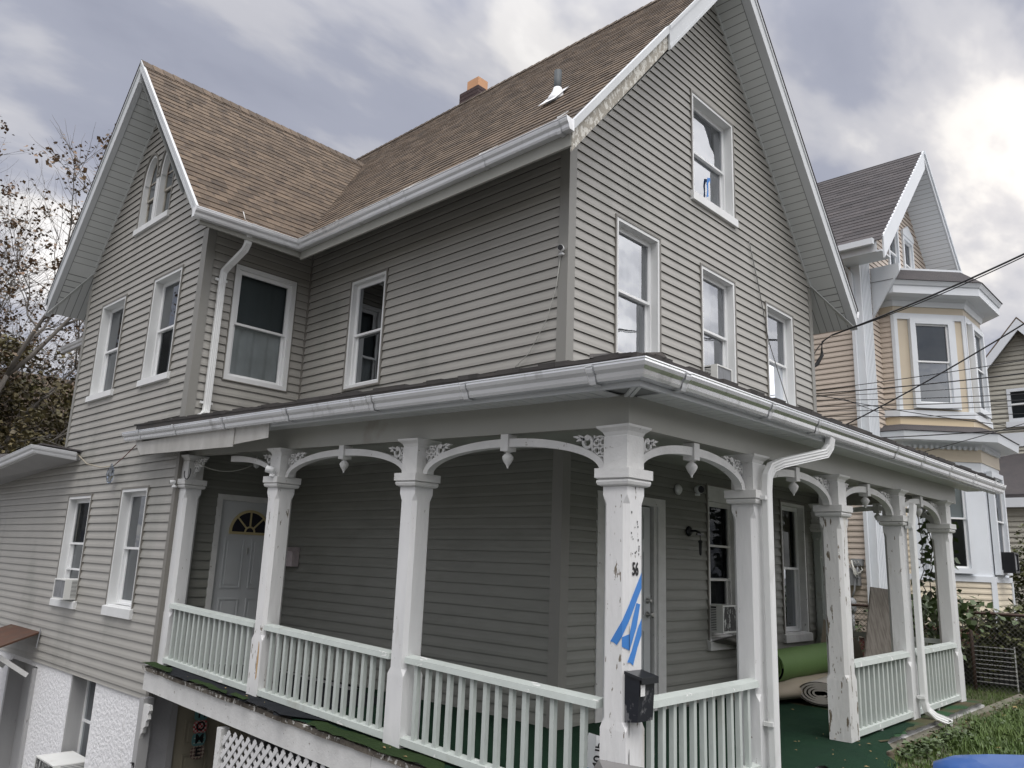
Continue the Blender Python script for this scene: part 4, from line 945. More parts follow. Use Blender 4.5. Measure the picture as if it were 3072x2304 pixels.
# lattice
b = MB(); PL = Fr((-1.55, 0, 0), (0, 1, 0), (-1, 0, 0)); zt, zb_, ua, ub = -.235, -1.55, -1.75, 2.62
def slat(p, q_, n):
    d = Vector((q_[0] - p[0], q_[1] - p[1])).normalized(); w = Vector((-d.y, d.x)) * .019
    b.hexa([PL(p[0] - w.x, n, p[1] - w.y), PL(q_[0] - w.x, n, q_[1] - w.y), PL(q_[0] - w.x, n + .006, q_[1] - w.y), PL(p[0] - w.x, n + .006, p[1] - w.y),
            PL(p[0] + w.x, n, p[1] + w.y), PL(q_[0] + w.x, n, q_[1] + w.y), PL(q_[0] + w.x, n + .006, q_[1] + w.y), PL(p[0] + w.x, n + .006, p[1] + w.y)])
h = zt - zb_
for k in range(-12, 42):
    for sg, n in ((1, 0), (-1, .007)):
        u0 = ua + k * .115 - (0 if sg > 0 else -h); u1 = u0 + sg * h
        p, q_ = [u0, zb_], [u1, zt]
        # clip to the panel
        for pt, other in ((p, q_), (q_, p)):
            for lim, side in ((ua, -1), (ub, 1)):
                if (pt[0] - lim) * side > 0 and abs(other[0] - pt[0]) > 1e-6:
                    t = (lim - pt[0]) / (other[0] - pt[0])
                    if 0 <= t <= 1: pt[1] += (other[1] - pt[1]) * t; pt[0] = lim
        if ua - .01 <= p[0] <= ub + .01 and ua - .01 <= q_[0] <= ub + .01 and abs(p[0] - q_[0]) > .03: slat(p, q_, n)
b.build('lattice', mat('white_lattice', (.74, .74, .74), .5, (.62, .62, .62), 8, .6), house)
# deep basement window in the stucco
b = MB(); FW.box(b, 6.84, 6.869, -.30, -.02, -1.32, -.255); FW.box(b, 6.041, 6.06, -.26, -.02, -1.32, -.255); FW.box(b, 6.06, 6.84, -.26, -.03, -1.35, -1.30)
bw = b.build('basement_window', GREYWD, house, 'narrow basement window set deep in white stucco')
b = MB(); FW.ring(b, 6.06, 6.84, -1.30, -.26, .03, -.24, -.20); FW.box(b, 6.09, 6.81, -.235, -.205, -.83, -.80); b.build('frame', VINYL, bw)
b = MB(); b.face([FW(6.09, -.22, -1.27), FW(6.81, -.22, -1.27), FW(6.81, -.22, -.29), FW(6.09, -.22, -.29)]); b.build('pane', GLASSD, bw)
b = MB(); b.face([FW(6.06, -.30, -1.30), FW(6.84, -.30, -1.30), FW(6.84, -.30, -.26), FW(6.06, -.30, -.26)]); b.build('curtain', CARD, bw)
# basement door, its posts and the rusty awning
b = MB(); FW.box(b, 8.20, 8.27, -.25, .03, -3.2, -.34); FW.box(b, 9.28, 9.35, -.25, .03, -3.2, -.34); FW.box(b, 8.27, 9.28, -.22, -.18, -3.2, -.34); FW.box(b, 8.72, 8.76, -.18, -.15, -3.2, -.34); b.build('basement_doorway', GREYWD, house)
b = MB(); b.hexa([FW(8.20, .03, .13), FW(9.55, .03, .13), FW(9.62, .80, -.13), FW(8.06, .80, -.13), FW(8.20, .03, .155), FW(9.55, .03, .155), FW(9.62, .80, -.105), FW(8.06, .80, -.105)])
aw_ = b.build('awning', AWN, house)
b = MB(); b.sweep([FW(8.23, .10, -.42), FW(8.20, .60, -.08)], [(-.02, -.03), (.02, -.03), (.02, .03), (-.02, .03)]); b.build('awning_brace', TRIMW, aw_); b = MB(); b.sweep([FW(9.30, .10, -.42), FW(9.35, .60, -.08)], [(-.02, -.03), (.02, -.03), (.02, .03), (-.02, .03)]); b.build('awning_brace', TRIMW, aw_)
b = MB(); b.sweep([FW(8.19, .03, .20), FW(8.19, .05, -.06)], [(-.006, -.006), (.006, -.006), (.006, .006), (-.006, .006)]); b.build('awning_rod', GALV, aw_)
# rear lean-to eave
b = MB(); a0 = (-1.462, 7.72, 2.62); a1 = (-1.95, 8.02, 2.71); a2 = (-1.95, 11.8, 2.42)
b.hexa([(-1.462, 7.74, 2.545), (-1.90, 8.03, 2.62), (-1.90, 12.2, 2.30), (-1.462, 12.2, 2.30), (-1.462, 7.74, 2.60), (-1.90, 8.03, 2.68), (-1.90, 12.2, 2.37), (-1.462, 12.2, 2.37)])
b.build('lean_to_soffit', GREYWD, house)  # grey wood colour instead of white, to put in the shade under the eave
b = MB(); b.hexa([(-1.462, 7.72, 2.66), (-1.93, 8.0, 2.73), (-1.93, 12.2, 2.43), (-1.462, 12.2, 2.9), (-1.462, 7.72, 2.68), (-1.93, 8.0, 2.75), (-1.93, 12.2, 2.45), (-1.462, 12.2, 2.92)]); b.build('lean_to_roof', SHIND, house)
gutter([a2, a1, (-1.50, 7.76, 2.64)], GUT, 'lean_to_gutter')
b = MB(); b.tube([(-.55, 10.9, 5.03), (-.50, 10.88, 4.98), (-.30, 10.8, 4.93), (-.05, 10.7, 4.92)], .04, 8); b.build('downspout', SPOUT, house)

# ================================================================ SMALL THINGS ON THE HOUSE
def rad_box(b, x0, x1, y0, y1, z0, z1): b.box(x0, x1, y0, y1, z0, z1)
def air_con(name_loc, fr, u0, u1, n0, n1, z0, z1, coil, label, louvers='both', coil_face='front'):
    t = thing('air_conditioner', label, 'air conditioner', fr((u0 + u1) / 2, (n0 + n1) / 2, z0), 'window air conditioners')
    e = .016; b = MB()
    # case as a frame of edges with recessed faces
    fr.box(b, u0, u1, n0, n1, z0, z0 + e); fr.box(b, u0, u1, n0, n1, z1 - e, z1)
    for ua, ub in ((u0, u0 + e), (u1 - e, u1)):
        fr.box(b, ua, ub, n1 - .03, n1, z0 + e, z1 - e)
    fr.box(b, u0, u1, n0, n0 + .02, z0 + e, z1 - e)
    fr.box(b, u0, u0 + e * .6, n1 - .08, n1 - .03, z0 + e, z1 - e); fr.box(b, u1 - e * .6, u1, n1 - .08, n1 - .03, z0 + e, z1 - e)
    b.build('case', ACW, t)
    g = MB(); fr.box(g, u0 + e, u1 - e, n1 - .02, n1 - .008, z0 + e, z1 - e); g.build('coil', coil, t)
    n = int((z1 - z0 - 2 * e) / .017)
    for ua, ub in ((u0 + .001, u0 + .007), (u1 - .007, u1 - .001)):
        l = MB()
        for i in range(n): z = z0 + e + .004 + i * .017; fr.box(l, ua, ub, n0 + .02, n1 - .08, z, z + .009)
        l.build('louvers', ACW, t)
    d = MB(); fr.box(d, u0 + .012, u1 - .012, n0 + .02, n1 - .025, z0 + e, z1 - e); d.build('inner_block', DARK, t)
    return t
air_con(0, FF, 2.48, 2.83, -.12, .17, 3.40, 3.635, ACG, 'white air conditioner with grey coil in the upstairs window above the porch gutter')
air_con(0, FF, 2.50, 2.86, -.12, .17, .70, .985, ACD, 'rusty-edged air conditioner with black flaking coil in the porch window')
air_con(0, FW, 7.07, 7.50, -.12, .17, .655, .91, ACG, 'white air conditioner in the lower left window of the side wall')
air_con(0, FW, 6.12, 6.76, -.12, .30, -1.50, -1.16, ACD, 'white topped air conditioner sticking out of the basement window')
b = MB(); b.hexa([FF(2.50, .02, .60), FF(3.17, .02, .60), FF(3.17, .25, .50), FF(2.50, .20, .64), FF(2.50, .02, .61), FF(3.17, .02, .66), FF(3.17, .26, .62), FF(2.50, .21, .655)])
b.hexa([FF(2.9, .2, .50), FF(3.17, .2, .46), FF(3.19, .26, .44), FF(2.95, .24, .55), FF(2.9, .2, .60), FF(3.17, .2, .64), FF(3.19, .26, .63), FF(2.95, .25, .61)])
solo('crumpled_tray', b, mat('crumpled_foil', (.16, .155, .14), .5, (.07, .07, .065), 9, .5, (1, 1, 1), .5, 12), 'crumpled dark metal sheet hanging under the porch air conditioner', 'metal sheet')
# cameras
def sec_cam(loc, look, label, r=.030, L_=.085, cable=None):
    t = thing('security_camera', label, 'camera', loc, 'security cameras'); l = Vector(look).normalized(); c0 = Vector(loc) + l * .02 + Vector((0, 0, .045))
    up = Vector((0, 0, 1)); s_ = l.cross(up).normalized(); u2 = s_.cross(l)
    b = MB(); rings = []
    for rr, h in ((.4 * r, -L_ * .5), (.85 * r, -L_ * .42), (r, -L_ * .2), (r, L_ * .5), (.9 * r, L_ * .56)):
        rings.append([b.vert(c0 + l * h + (s_ * math.cos(a) + u2 * math.sin(a)) * rr) for a in [2 * math.pi * i / 14 for i in range(14)]])
    for A, B in zip(rings, rings[1:]):
        for j in range(14): b.idx((A[j], A[(j + 1) % 14], B[(j + 1) % 14], B[j]), True)
    b.idx(rings[0]); b.idx(rings[-1]); b.build('body', VINYL, t)
    f = MB(); P = [c0 + l * (L_ * .565) + (s_ * math.cos(a) + u2 * math.sin(a)) * r * .9 for a in [2 * math.pi * i / 14 for i in range(14)]]
    f.prism(P, l * .002); f.build('lens', BLACK, t)
    m = MB(); m.tube([Vector(loc), Vector(loc) + Vector((0, 0, .03)) + l * .01], .010, 8); bk = -l * .015
    m.lathe(loc, [(.026, -.02), (.030, -.012), (.026, .0), (.010, .006)], 12); m.build('mount', VINYL, t)
    return t
sec_cam((-.035, .045, 4.215), (-.9, -.5, -.15), 'white camera high on the corner board of the house')
b = MB(); b.tube([(-.03, .06, 4.20), (-.035, .10, 3.9), (-.04, .2, 3.6), (-.035, .42, 3.3), (-.06, .72, 3.08)], .004, 5); solo('camera_cable', b, CABLEW, 'thin white cable running down the siding from the corner camera', 'cable')
b = MB(); b.tube([(-.12, .70, 3.06), (-.10, .80, 3.07), (-.10, .95, 3.11), (-.10, 1.05, 3.10), (-.14, 1.13, 3.02)], .008, 5)
solo('cable_loop', b, mat('brown_cable', (.10, .035, .03), .6), 'short brown cable loop lying on the porch roof edge', 'cable')
b = MB(); b.box(-.14, -.09, .66, .80, 3.04, 3.065); solo('cable_joint', b, SPOUT, 'small silver cable joint lying on the porch roof edge', 'connector')
sec_cam((-1.50, 2.34, 2.075), (-.8, .55, .15), 'black faced camera on the second post from the wing', r=.034)
sec_cam((-1.50, 4.46, 2.05), (-.9, .3, -.1), 'small white camera on the half post by the wing', r=.022, L_=.06)
sec_cam((2.20, -.06, 2.145), (-.35, -1, -.05), 'round-fronted camera high on the wall beside the porch door', r=.045, L_=.07)
b = MB(); c0 = (1.86, -.02, 2.16); b.lathe(c0, [(.055, 0), (.058, -.015), (.045, -.03), (.02, -.05)], 14, 'y'); solo('round_junction_box', b, SPOUT, 'round white junction cover left of the camera above the porch door', 'junction box')
# sconce
t = thing('wall_sconce', 'black lantern arm mounted beside the porch door', 'wall lamp', (2.08, -.02, 1.72))
b = MB(); b.lathe((2.08, -.018, 1.74), [(.055, 0), (.055, -.012), (.035, -.03), (.012, -.035)], 14, 'y'); b.build('backplate', BLACK, t)
b = MB(); b.tube([(2.08, -.04, 1.74), (2.085, -.10, 1.745), (2.09, -.15, 1.72), (2.09, -.15, 1.60)], .011, 8); b.lathe((2.09, -.15, 1.49), [(.003, 0), (.012, .01), (.016, .06), (.018, .13), (.024, .135), (.024, .15), (.010, .16)], 10); b.box(2.02, 2.16, -.158, -.142, 1.70, 1.715); b.build('arm', BLACK, t)
# porch bulbs and wires
t = thing('porch_light', 'twin bulb fixture under the porch ceiling near the wing door', 'lamp', (-.55, 4.1, 2.42))
b = MB(True); b.lathe((-.55, 4.05, 0), [(.05, 2.40), (.05, 2.42)], 12); b.lathe((-.50, 3.98, 0), [(.012, 2.25), (.02, 2.26), (.02, 2.32), (.012, 2.33), (.012, 2.40)], 10); b.build('socket', BLACK, t)
b = MB(True); b.lathe((-.50, 3.98, 0), [(.004, 2.09), (.022, 2.10), (.032, 2.125), (.032, 2.15), (.02, 2.175), (.018, 2.20), (.026, 2.225), (.018, 2.25)], 12); b.build('bulb', BULB, t)
b = MB(True); b.lathe((-.80, 3.95, 0), [(.005, 2.225), (.03, 2.24), (.037, 2.27), (.028, 2.30), (.016, 2.32), (.016, 2.36)], 12); b.build('bulb', BULB, t)
def wire(name, pts, r, m, label, cat='cable', group=None, n=12, sagd=None):
    P = [Vector(p) for p in pts]
    if sagd is not None:
        a, c_ = P[0], P[-1]; P = [a.lerp(c_, i / n) - Vector((0, 0, sagd * 4 * (i / n) * (1 - i / n))) for i in range(n + 1)]
    b = MB(); b.tube(P, r, 5); return solo(name, b, m, label, cat, group)
wire('hanging_wire', [(-1.45, 4.10, 2.31), (-.85, 3.95, 2.33)], .005, CABLEW, 'white wire sagging under the porch ceiling beside the bulbs', sagd=.09)
b = MB(); 
for i in range(15):
    a0, a1 = R(150 + i * 15), R(165 + i * 15); b.tube([(-1.50, 4.17 + .075 * math.cos(a0), 2.19 + .075 * math.sin(a0)), (-1.50, 4.17 + .075 * math.cos(a1), 2.19 + .075 * math.sin(a1))], .005, 5)
solo('coiled_wire', b, CABLE, 'black wire looped round the fretwork of the half post', 'cable')
# string across the wing wall and the plastic bag
wire('twisted_string', [(-1.50, 7.80, 2.63), (-1.52, 7.3, 2.46), (-1.52, 6.75, 2.38), (-1.52, 6.32, 2.375)], .007, mat('pale_rope', (.40, .36, .28), .8), 'pale twisted string across the wing wall from the lean-to gutter', 'string')
wire('red_wire', [(-1.52, 6.32, 2.375), (-1.56, 5.9, 2.46), (-1.62, 5.28, 2.62)], .006, mat('dull_red_wire', (.16, .06, .05), .6), 'dull red wire from the porch gutter to the plastic bag', 'cable')
b = MB(); rn = random.Random(3); rings = []
for i, (z, r) in enumerate(((2.40, .02), (2.36, .035), (2.31, .075), (2.24, .085), (2.18, .07), (2.15, .03))):
    rings.append([b.vert((-1.555 + r * .45 * math.cos(a) * rn.uniform(.7, 1.2), 6.28 + r * math.sin(a) * rn.uniform(.75, 1.2), z + rn.uniform(-.01, .01))) for a in [2 * math.pi * k / 9 for k in range(9)]])
for A, B in zip(rings, rings[1:]):
    for j in range(9): b.idx((A[j], A[(j + 1) % 9], B[(j + 1) % 9], B[j]))
b.idx(rings[-1])
solo('plastic_bag', b, glass_mat('clear_plastic', (.70, .72, .74), 1.6), 'clear plastic bag wrapped round a wire joint on the wing wall', 'bag')
# black mailbox on the corner post
t = thing('mailbox', 'scuffed black metal mailbox hanging on the corner post', 'mailbox', (-1.44, -1.80, .45))
b = MB(); b.hexa([(-1.448, -1.712, .485), (-1.295, -1.712, .485), (-1.295, -1.80, .495), (-1.448, -1.80, .495), (-1.448, -1.712, .745), (-1.295, -1.712, .745), (-1.295, -1.815, .725), (-1.448, -1.815, .725)])
b.build('body', mat('scuffed_black_metal', (.008, .010, .015), .35, (.016, .018, .026), 8, .5, (1, 1, 1), .1, 20, spots=((.13, .13, .135), 9, .54, .03, (1, 1, .7))), t)
b = MB(); b.hexa([(-1.455, -1.712, .745), (-1.288, -1.712, .745), (-1.288, -1.832, .722), (-1.455, -1.832, .722), (-1.455, -1.712, .762), (-1.288, -1.712, .762), (-1.288, -1.832, .737), (-1.455, -1.832, .737)])
b.box(-1.455, -1.288, -1.837, -1.832, .700, .735); b.build('lid', mat('black_lid_metal', (.02, .022, .026), .3), t)
b = MB(); b.hexa([(-1.440, -1.815, .635), (-1.400, -1.815, .635), (-1.400, -1.819, .635), (-1.440, -1.819, .635), (-1.440, -1.817, .698), (-1.402, -1.817, .698), (-1.402, -1.821, .698), (-1.440, -1.821, .698)]); b.build('paper_label', PAPER, t)
# small box on the side wall
t = thing('small_wall_box', 'small pinkish mail box with torn papers on the side wall under the porch', 'box', (0, 4.25, 1.2))
b = MB(); FL.box(b, 4.12, 4.40, .018, .11, 1.20, 1.38); b.build('body', PINK, t)
b = MB(); b.hexa([FL(4.11, .018, 1.38), FL(4.41, .018, 1.38), FL(4.41, .125, 1.37), FL(4.11, .125, 1.37), FL(4.11, .018, 1.43), FL(4.41, .018, 1.43), FL(4.41, .125, 1.38), FL(4.11, .125, 1.38)]); b.build('lid', PINK, t)
b = MB(); FL.box(b, 4.28, 4.37, .112, .114, 1.21, 1.36); b.build('torn_paper', mat('torn_lilac_paper', (.70, .66, .80), .7, (.3, .3, .4), 20, .4), t)
# number, tape
def text_mesh(name, s, size, m, extr=.001):
    cu = bpy.data.curves.new(name, 'FONT'); cu.body = s; cu.size = size; cu.extrude = extr; cu.align_x = 'LEFT'; cu.offset = size * .026
    o = bpy.data.objects.new(name, cu); COL.objects.link(o); dg = bpy.context.evaluated_depsgraph_get()
    me = bpy.data.meshes.new_from_object(o.evaluated_get(dg)); bpy.data.objects.remove(o); bpy.data.curves.remove(cu)
    me.materials.clear(); me.materials.append(m)
    # thicken the strokes
    o = bpy.data.objects.new(name, me); COL.objects.link(o); return o
PYF = -1.628 - .091 - .0015
def bold(o, d):
    return
o = text_mesh('house_number', '56', .105, INK); bold(o, .006); o.data.transform(Matrix.Diagonal((.62, 1, 1, 1)))
o.rotation_euler = (R(90), 0, 0); o.location = (-1.392, PYF - .002, 1.300); o['label'] = 'black number 56 on the corner post above the tape'; o['category'] = 'house number'
def strip(pts, fr_pt, nrm, label, m=TAPE, name='blue_tape_strip'):
    b = MB()
    for P in pts:
        b.prism([Vector(p) for p in P], Vector(nrm))
    return solo(name, b, m, label, 'tape', 'blue tape strips on the corner post')
S = lambda x, z: (x, PYF, z); XWF = -1.353 - .091 - .0015; Wt = lambda y, z: (XWF, y, z)
def tape(lst, label):
    b = MB()
    for kind, P in lst:
        if kind == 's': b.prism([S(*p) for p in P], (0, -.0012, 0))
        elif kind == 'w': b.prism([Wt(*p) for p in P], (-.0012, 0, 0))
        else: b.prism([Vector(p) for p in P], (-.0012, -.0012, 0))
    return solo('blue_tape_strip', b, TAPE, label, 'tape', 'blue tape strips on the corner post')
ch = .030; xs = -1.353 - .091 + ch; ys = -1.628 - .091 + ch     # chamfer edges
def cham(zA, zB, zC, zD):   # quad over the chamfer: west edge zA(low) zB(high), south edge zC(low) zD(high)
    return ('c', [(XWF - .0006, ys, zA), (xs, PYF - .0006, zC), (xs, PYF - .0006, zD), (XWF - .0006, ys, zB)])
RC = lambda a, b_, c_, d: ('c', [(-1.294, PYF - .0006, a), (-1.264, PYF + .030, b_), (-1.264, PYF + .030, c_), (-1.294, PYF - .0006, d)])
tape([('s', [(-1.294, 1.225), (-1.294, 1.312), (xs, 1.138), (xs, 1.046)]), RC(1.225, 1.275, 1.356, 1.312), cham(.948, 1.036, 1.046, 1.138), ('w', [(ys, .948), (ys, 1.036), (-1.606, .915), (-1.628, .912), (-1.652, .898)])], 'longest blue tape strip, starting below the number 56')
tape([('s', [(-1.345, 1.138), (-1.308, 1.130), (-1.345, 1.0), (xs, .872), (xs, .965), (-1.385, 1.045)]), cham(.892, .945, .872, .965), ('w', [(ys, .892), (ys, .945), (-1.69, .920), (-1.692, .900)])], 'middle blue tape strip with a torn lower end')
tape([('s', [(-1.294, .955), (-1.294, 1.045), (-1.33, .995), (-1.392, .87), (-1.436, .808), (-1.410, .806), (-1.379, .788), (-1.335, .885)]), RC(.955, 1.0, 1.085, 1.045)], 'right hand blue tape strip, lowest on the post face')
# crack and nail holes down the post corner
b = MB()
for (z0_, z1_, w) in ((.40, .60, .004), (.86, 1.02, .0035), (.20, .34, .006), (.08, .17, .009)):
    x0 = xs - .006
    b.prism([(x0, PYF + .012 - .016, z0_), (x0 + w, PYF - .003, z0_ + .02), (x0 + w * .6, PYF - .003, z1_), (x0 - .002, PYF - .004, z1_ - .03)], (0, -.0008, 0))
rn = random.Random(9)
for i in range(18):
    x, z = rn.uniform(-1.41, -1.31), rn.uniform(1.42, 1.85); r = rn.uniform(.002, .0045); b.box(x - r, x + r, PYF - .0014, PYF - .0004, z - r * 1.6, z + r * 1.6)
b.build('post_cracks', INK, PO[0])

b = MB()
b.prism([(-1.4585, 2.345, .22), (-1.4585, 2.325, .25), (-1.4585, 2.322, .40), (-1.4585, 2.33, .53), (-1.4585, 2.345, .56), (-1.4585, 2.35, .40)], (-.0012, 0, 0))
b.build('rust_stain', mat('orange_rust_stain', (.42, .22, .07), .7, (.55, .42, .26), 30, .6, (1, 1, .3)), PO[2])
b = MB(); FW.box(b, 7.10, 7.86, -.10, -.075, 1.02, 1.045); b.build('storm_bar', VINYL, house)
# ---- carpet on the porch floor, rolls, plywood, bag
def sheet(poly, z, m, name, label, cat, amp=.006, step=.09, zf_=None, parent=None, edge=.03, seed=1, warp=True):
    """flat cloth with ragged outline; poly is a list of (x, y)"""
    rn = random.Random(seed); out = []
    for i in range(len(poly)):
        a, c_ = Vector(poly[i]), Vector(poly[(i + 1) % len(poly)]); n = max(1, int((c_ - a).length / step))
        for k in range(n): out.append(a.lerp(c_, k / n) + Vector((rn.uniform(-1, 1), rn.uniform(-1, 1))) * edge * (.3 if k == 0 else 1))
    bm = bmesh.new(); vs_ = [bm.verts.new((p.x, p.y, 0)) for p in out]; f = bm.faces.new(vs_); bmesh.ops.triangulate(bm, faces=[f])
    for _ in range(4):
        es = [e for e in bm.edges if e.calc_length() > step * 1.3]
        if not es: break
        bmesh.ops.subdivide_edges(bm, edges=es, cuts=1); bmesh.ops.triangulate(bm, faces=bm.faces[:])
    for v in bm.verts:
        x, y = v.co.x, v.co.y; zz = z + amp * mnoise.noise(Vector((x * 3.1, y * 3.1, seed))) + amp * .6 * mnoise.noise(Vector((x * 9, y * 9, seed + 5)))
        if zf_: zz += zf_(x, y)
        if warp: zz += sag(x, y)
        v.co.z = zz
    for f in bm.faces: f.smooth = True
    me = bpy.data.meshes.new(name); bm.normal_update()
    for f in bm.faces:
        if f.normal.z < 0: f.normal_flip()
    bm.to_mesh(me); bm.free(); me.materials.append(m); o = bpy.data.objects.new(name, me); COL.objects.link(o)
    o['label'] = label; o['category'] = cat; return o
def drape(x, y):
    z = 0
    if y < -1.86: z -= min(.16, (-1.86 - y) * .42)
    if x < -1.60: z -= (-1.60 - x) * .9
    return z
sheet([(-1.59, -1.85), (-.02, -1.85), (.9, -1.87), (.93, -2.30), (1.35, -2.42), (1.80, -2.28), (1.86, -1.98), (2.35, -1.86), (3.2, -1.80), (3.2, -.03), (-.03, -.03), (-.03, 2.6), (-1.58, 1.9)], .010, TURF, 'turf_carpet', 'dark green turf carpet covering the porch floor and spilling over its edge', 'carpet', zf_=drape, amp=.007)
sheet([(2.1, -1.87), (5.45, -1.87), (5.5, -.05), (2.9, -.05), (3.0, -1.2)], .006, mat('mossy_carpet', (.055, .07, .035), .95, (.10, .075, .05), 3.2, .4, (1, 1, 1), .8, 60, streak=((.03, .075, .035), 2.1, .50, .62, (1, 1, 1)), spec=.15), 'mossy_carpet', 'mossy brown-green carpet with dead leaves at the far end of the porch', 'carpet', amp=.008)
sheet([(-1.64, 1.55), (-.4, 1.6), (-.3, 4.4), (-1.2, 4.4), (-1.60, 3.9), (-1.64, 2.6)], .022, BLACKM, 'black_mat', 'black ragged mats lying over the porch floor by the wing door', 'mat', amp=.012, edge=.05, seed=4)
sheet([(-1.66, 1.55), (-1.45, 1.15), (-1.30, 2.15), (-1.62, 2.22)], .030, BLACKM, 'black_mat', 'black mat corner hanging over the porch edge below the rust-streaked post', 'mat', amp=.010, edge=.015, seed=6)
for i, P in enumerate(([(-1.63, 4.42), (-1.50, 4.40), (-1.50, 3.95), (-1.63, 3.7)], [(-1.645, 3.25), (-1.56, 3.25), (-1.56, 2.62), (-1.645, 2.48)], [(-1.64, 2.44), (-1.56, 2.48), (-1.56, 2.22), (-1.64, 2.20)], [(-1.63, 1.20), (-1.46, 1.30), (-1.42, -.2), (-1.62, -.4)])):
    sheet(P, .034 if i < 3 else .016, TURFL, 'turf_scrap', ('faded green turf scrap at the wing end of the porch edge', 'faded green turf scrap between the wing and the rust-streaked post', 'small green turf scrap at the foot of the rust-streaked post', 'long faded green turf strip under the middle railing')[i], 'carpet scrap', amp=.012, edge=.018, seed=11 + i)
b = MB(); rn = random.Random(12)
for i in range(70):
    x, y = rn.uniform(-1.55, 5.2), rn.uniform(-1.8, -.2)
    if rn.random() < .25: x, y = rn.uniform(-1.6, -1.45), rn.uniform(-1.6, 3.6)
    if rn.random() < .3: x, y = rn.uniform(1.0, 1.9), rn.uniform(-2.3, -1.4)
    s_, a = rn.uniform(.008, .022), rn.uniform(0, 3.1); z = .024 + sag(x, y) + drape(x, y)
    c_, d = s_ * math.cos(a), s_ * math.sin(a); b.face([(x - c_, y - d, z), (x + d * .5, y - c_ * .5, z + .006), (x + c_, y + d, z + .002), (x - d * .5, y + c_ * .5, z + .005)])
solo('fallen_leaves', b, mat('fallen_leaf', (.36, .27, .13), .7, (.20, .12, .05), 3, .5, island=.5), 'scattered tan fallen leaves on the porch carpet', 'leaves', kind='stuff')
# rolled green carpet
def roll(c0, c1, r, m, label, name, core=None, turns=0, squash=1.0, th=.018):
    c0, c1 = Vector(c0), Vector(c1); ax = (c1 - c0).normalized(); s_ = ax.cross(Vector((0, 0, 1))).normalized(); up = s_.cross(ax); b = MB()
    t = thing(name, label, 'carpet roll', (c0.x, c0.y, c0.z - r * squash))
    n = 28; N_ = 9; rings = []
    for k in range(N_ + 1):
        q_ = k / N_; c_ = c0.lerp(c1, q_); rr = r * (1 + .015 * math.sin(k * 2.1))
        rings.append([b.vert(c_ + (s_ * math.cos(a) * rr + up * math.sin(a) * rr * squash)) for a in [2 * math.pi * i / n for i in range(n)]])
    for A, B in zip(rings, rings[1:]):
        for j in range(n): b.idx((A[j], A[(j + 1) % n], B[(j + 1) % n], B[j]), True)
    b.build('outer_layer', m, t)
    # spiral layers seen at both ends
    for c_, sg in ((c0, -1), (c1, 1)):
        e = MB(); k = MB(); tot = max(turns, 2); P = []
        for i in range(int(tot * 22)):
            a = 2 * math.pi * i / 22; rr = r * (1 - .72 * i / (tot * 22)); P.append(c_ + ax * sg * .002 + s_ * math.cos(a) * rr + up * math.sin(a) * rr * squash)
        for A, B in zip(P, P[1:]):
            ia = (A - c_).normalized() * th; ib = (B - c_).normalized() * th
            e.face([A, B, B - ib, A - ia]); k.face([A, B, B - ax * sg * .12, A - ax * sg * .12]); 
        e.build('spiral_edge', core or m, t); k.build('inner_layer', BLACKM, t)
    return t
roll((3.02, -.42, .36), (4.60, -.50, .40), .165, GROLL, 'big roll of green carpet on the porch floor by the far window', 'carpet_roll', turns=5)
roll((3.22, -.88, .13), (4.70, -.72, .14), .235, FABW, 'flattened grey and black rolled carpet in front of the green roll', 'carpet_roll', core=FABW, turns=4, squash=.50, th=.024)
b = MB(); P = [(2.5, -.35, .10), (3.4, -.50, .13), (4.4, -.45, .14), (5.0, -.3, .15)]; b.sweep(P, [(.24 * math.cos(a), .11 * math.sin(a)) for a in [2 * math.pi * i / 16 for i in range(16)]], smooth=True, scales=[.6, 1, 1, .8]); solo('pale_padding_roll', b, CARD, 'long cream padding roll lying under the green carpet roll', 'padding roll')
b = MB(); b.hexa([(4.55, -.75, .02), (5.1, -.75, .02), (5.15, -.25, .02), (4.6, -.25, .02), (4.85, -.60, .62), (5.1, -.60, .55), (5.1, -.25, .75), (4.9, -.25, .80)]); solo('wrapped_bundle', b, CARD, 'cream wrapped bundle propped behind the green carpet roll', 'bundle')
b = MB(); b.hexa([(4.02, -1.00, .01), (5.22, -1.10, .01), (5.22, -1.085, .01), (4.02, -.985, .01), (4.90, -.86, 1.22), (5.66, -.92, 1.18), (5.66, -.905, 1.18), (4.90, -.845, 1.22)])
solo('plywood_sheet', b, PLY, 'weathered plywood sheet leaning inside the far end of the porch', 'plywood')
b = MB(); b.hexa([(-1.250, -1.380, -.06), (-1.080, -1.420, -.06), (-1.030, -1.200, -.06), (-1.210, -1.160, -.06), (-1.230, -1.350, .13), (-1.110, -1.380, .13), (-1.080, -1.240, .13), (-1.190, -1.210, .13)])
bt = thing('garden_bag', 'white and blue 40 lb bag standing behind the railing by the corner post', 'bag', (-1.130, -1.320, -.06)); b.build('blue_part', BAGB, bt)
b = MB(); b.hexa([(-1.230, -1.350, .13), (-1.110, -1.380, .13), (-1.080, -1.240, .13), (-1.190, -1.210, .13), (-1.195, -1.320, .325), (-1.120, -1.350, .30), (-1.100, -1.280, .30), (-1.180, -1.250, .325)]); b.build('white_part', BAGW, bt)
o = text_mesh('printed_weight', '40 lb', .075, INK); bold(o, .003); o.matrix_world = Matrix.Translation((-1.224, -1.365, .14)) @ Matrix.Rotation(R(-16), 4, 'Z') @ Matrix.Rotation(R(90), 4, 'X') @ Matrix.Rotation(R(78), 4, 'Z')
o.parent = bt; o.matrix_parent_inverse = Matrix.Translation(bt.location).inverted()
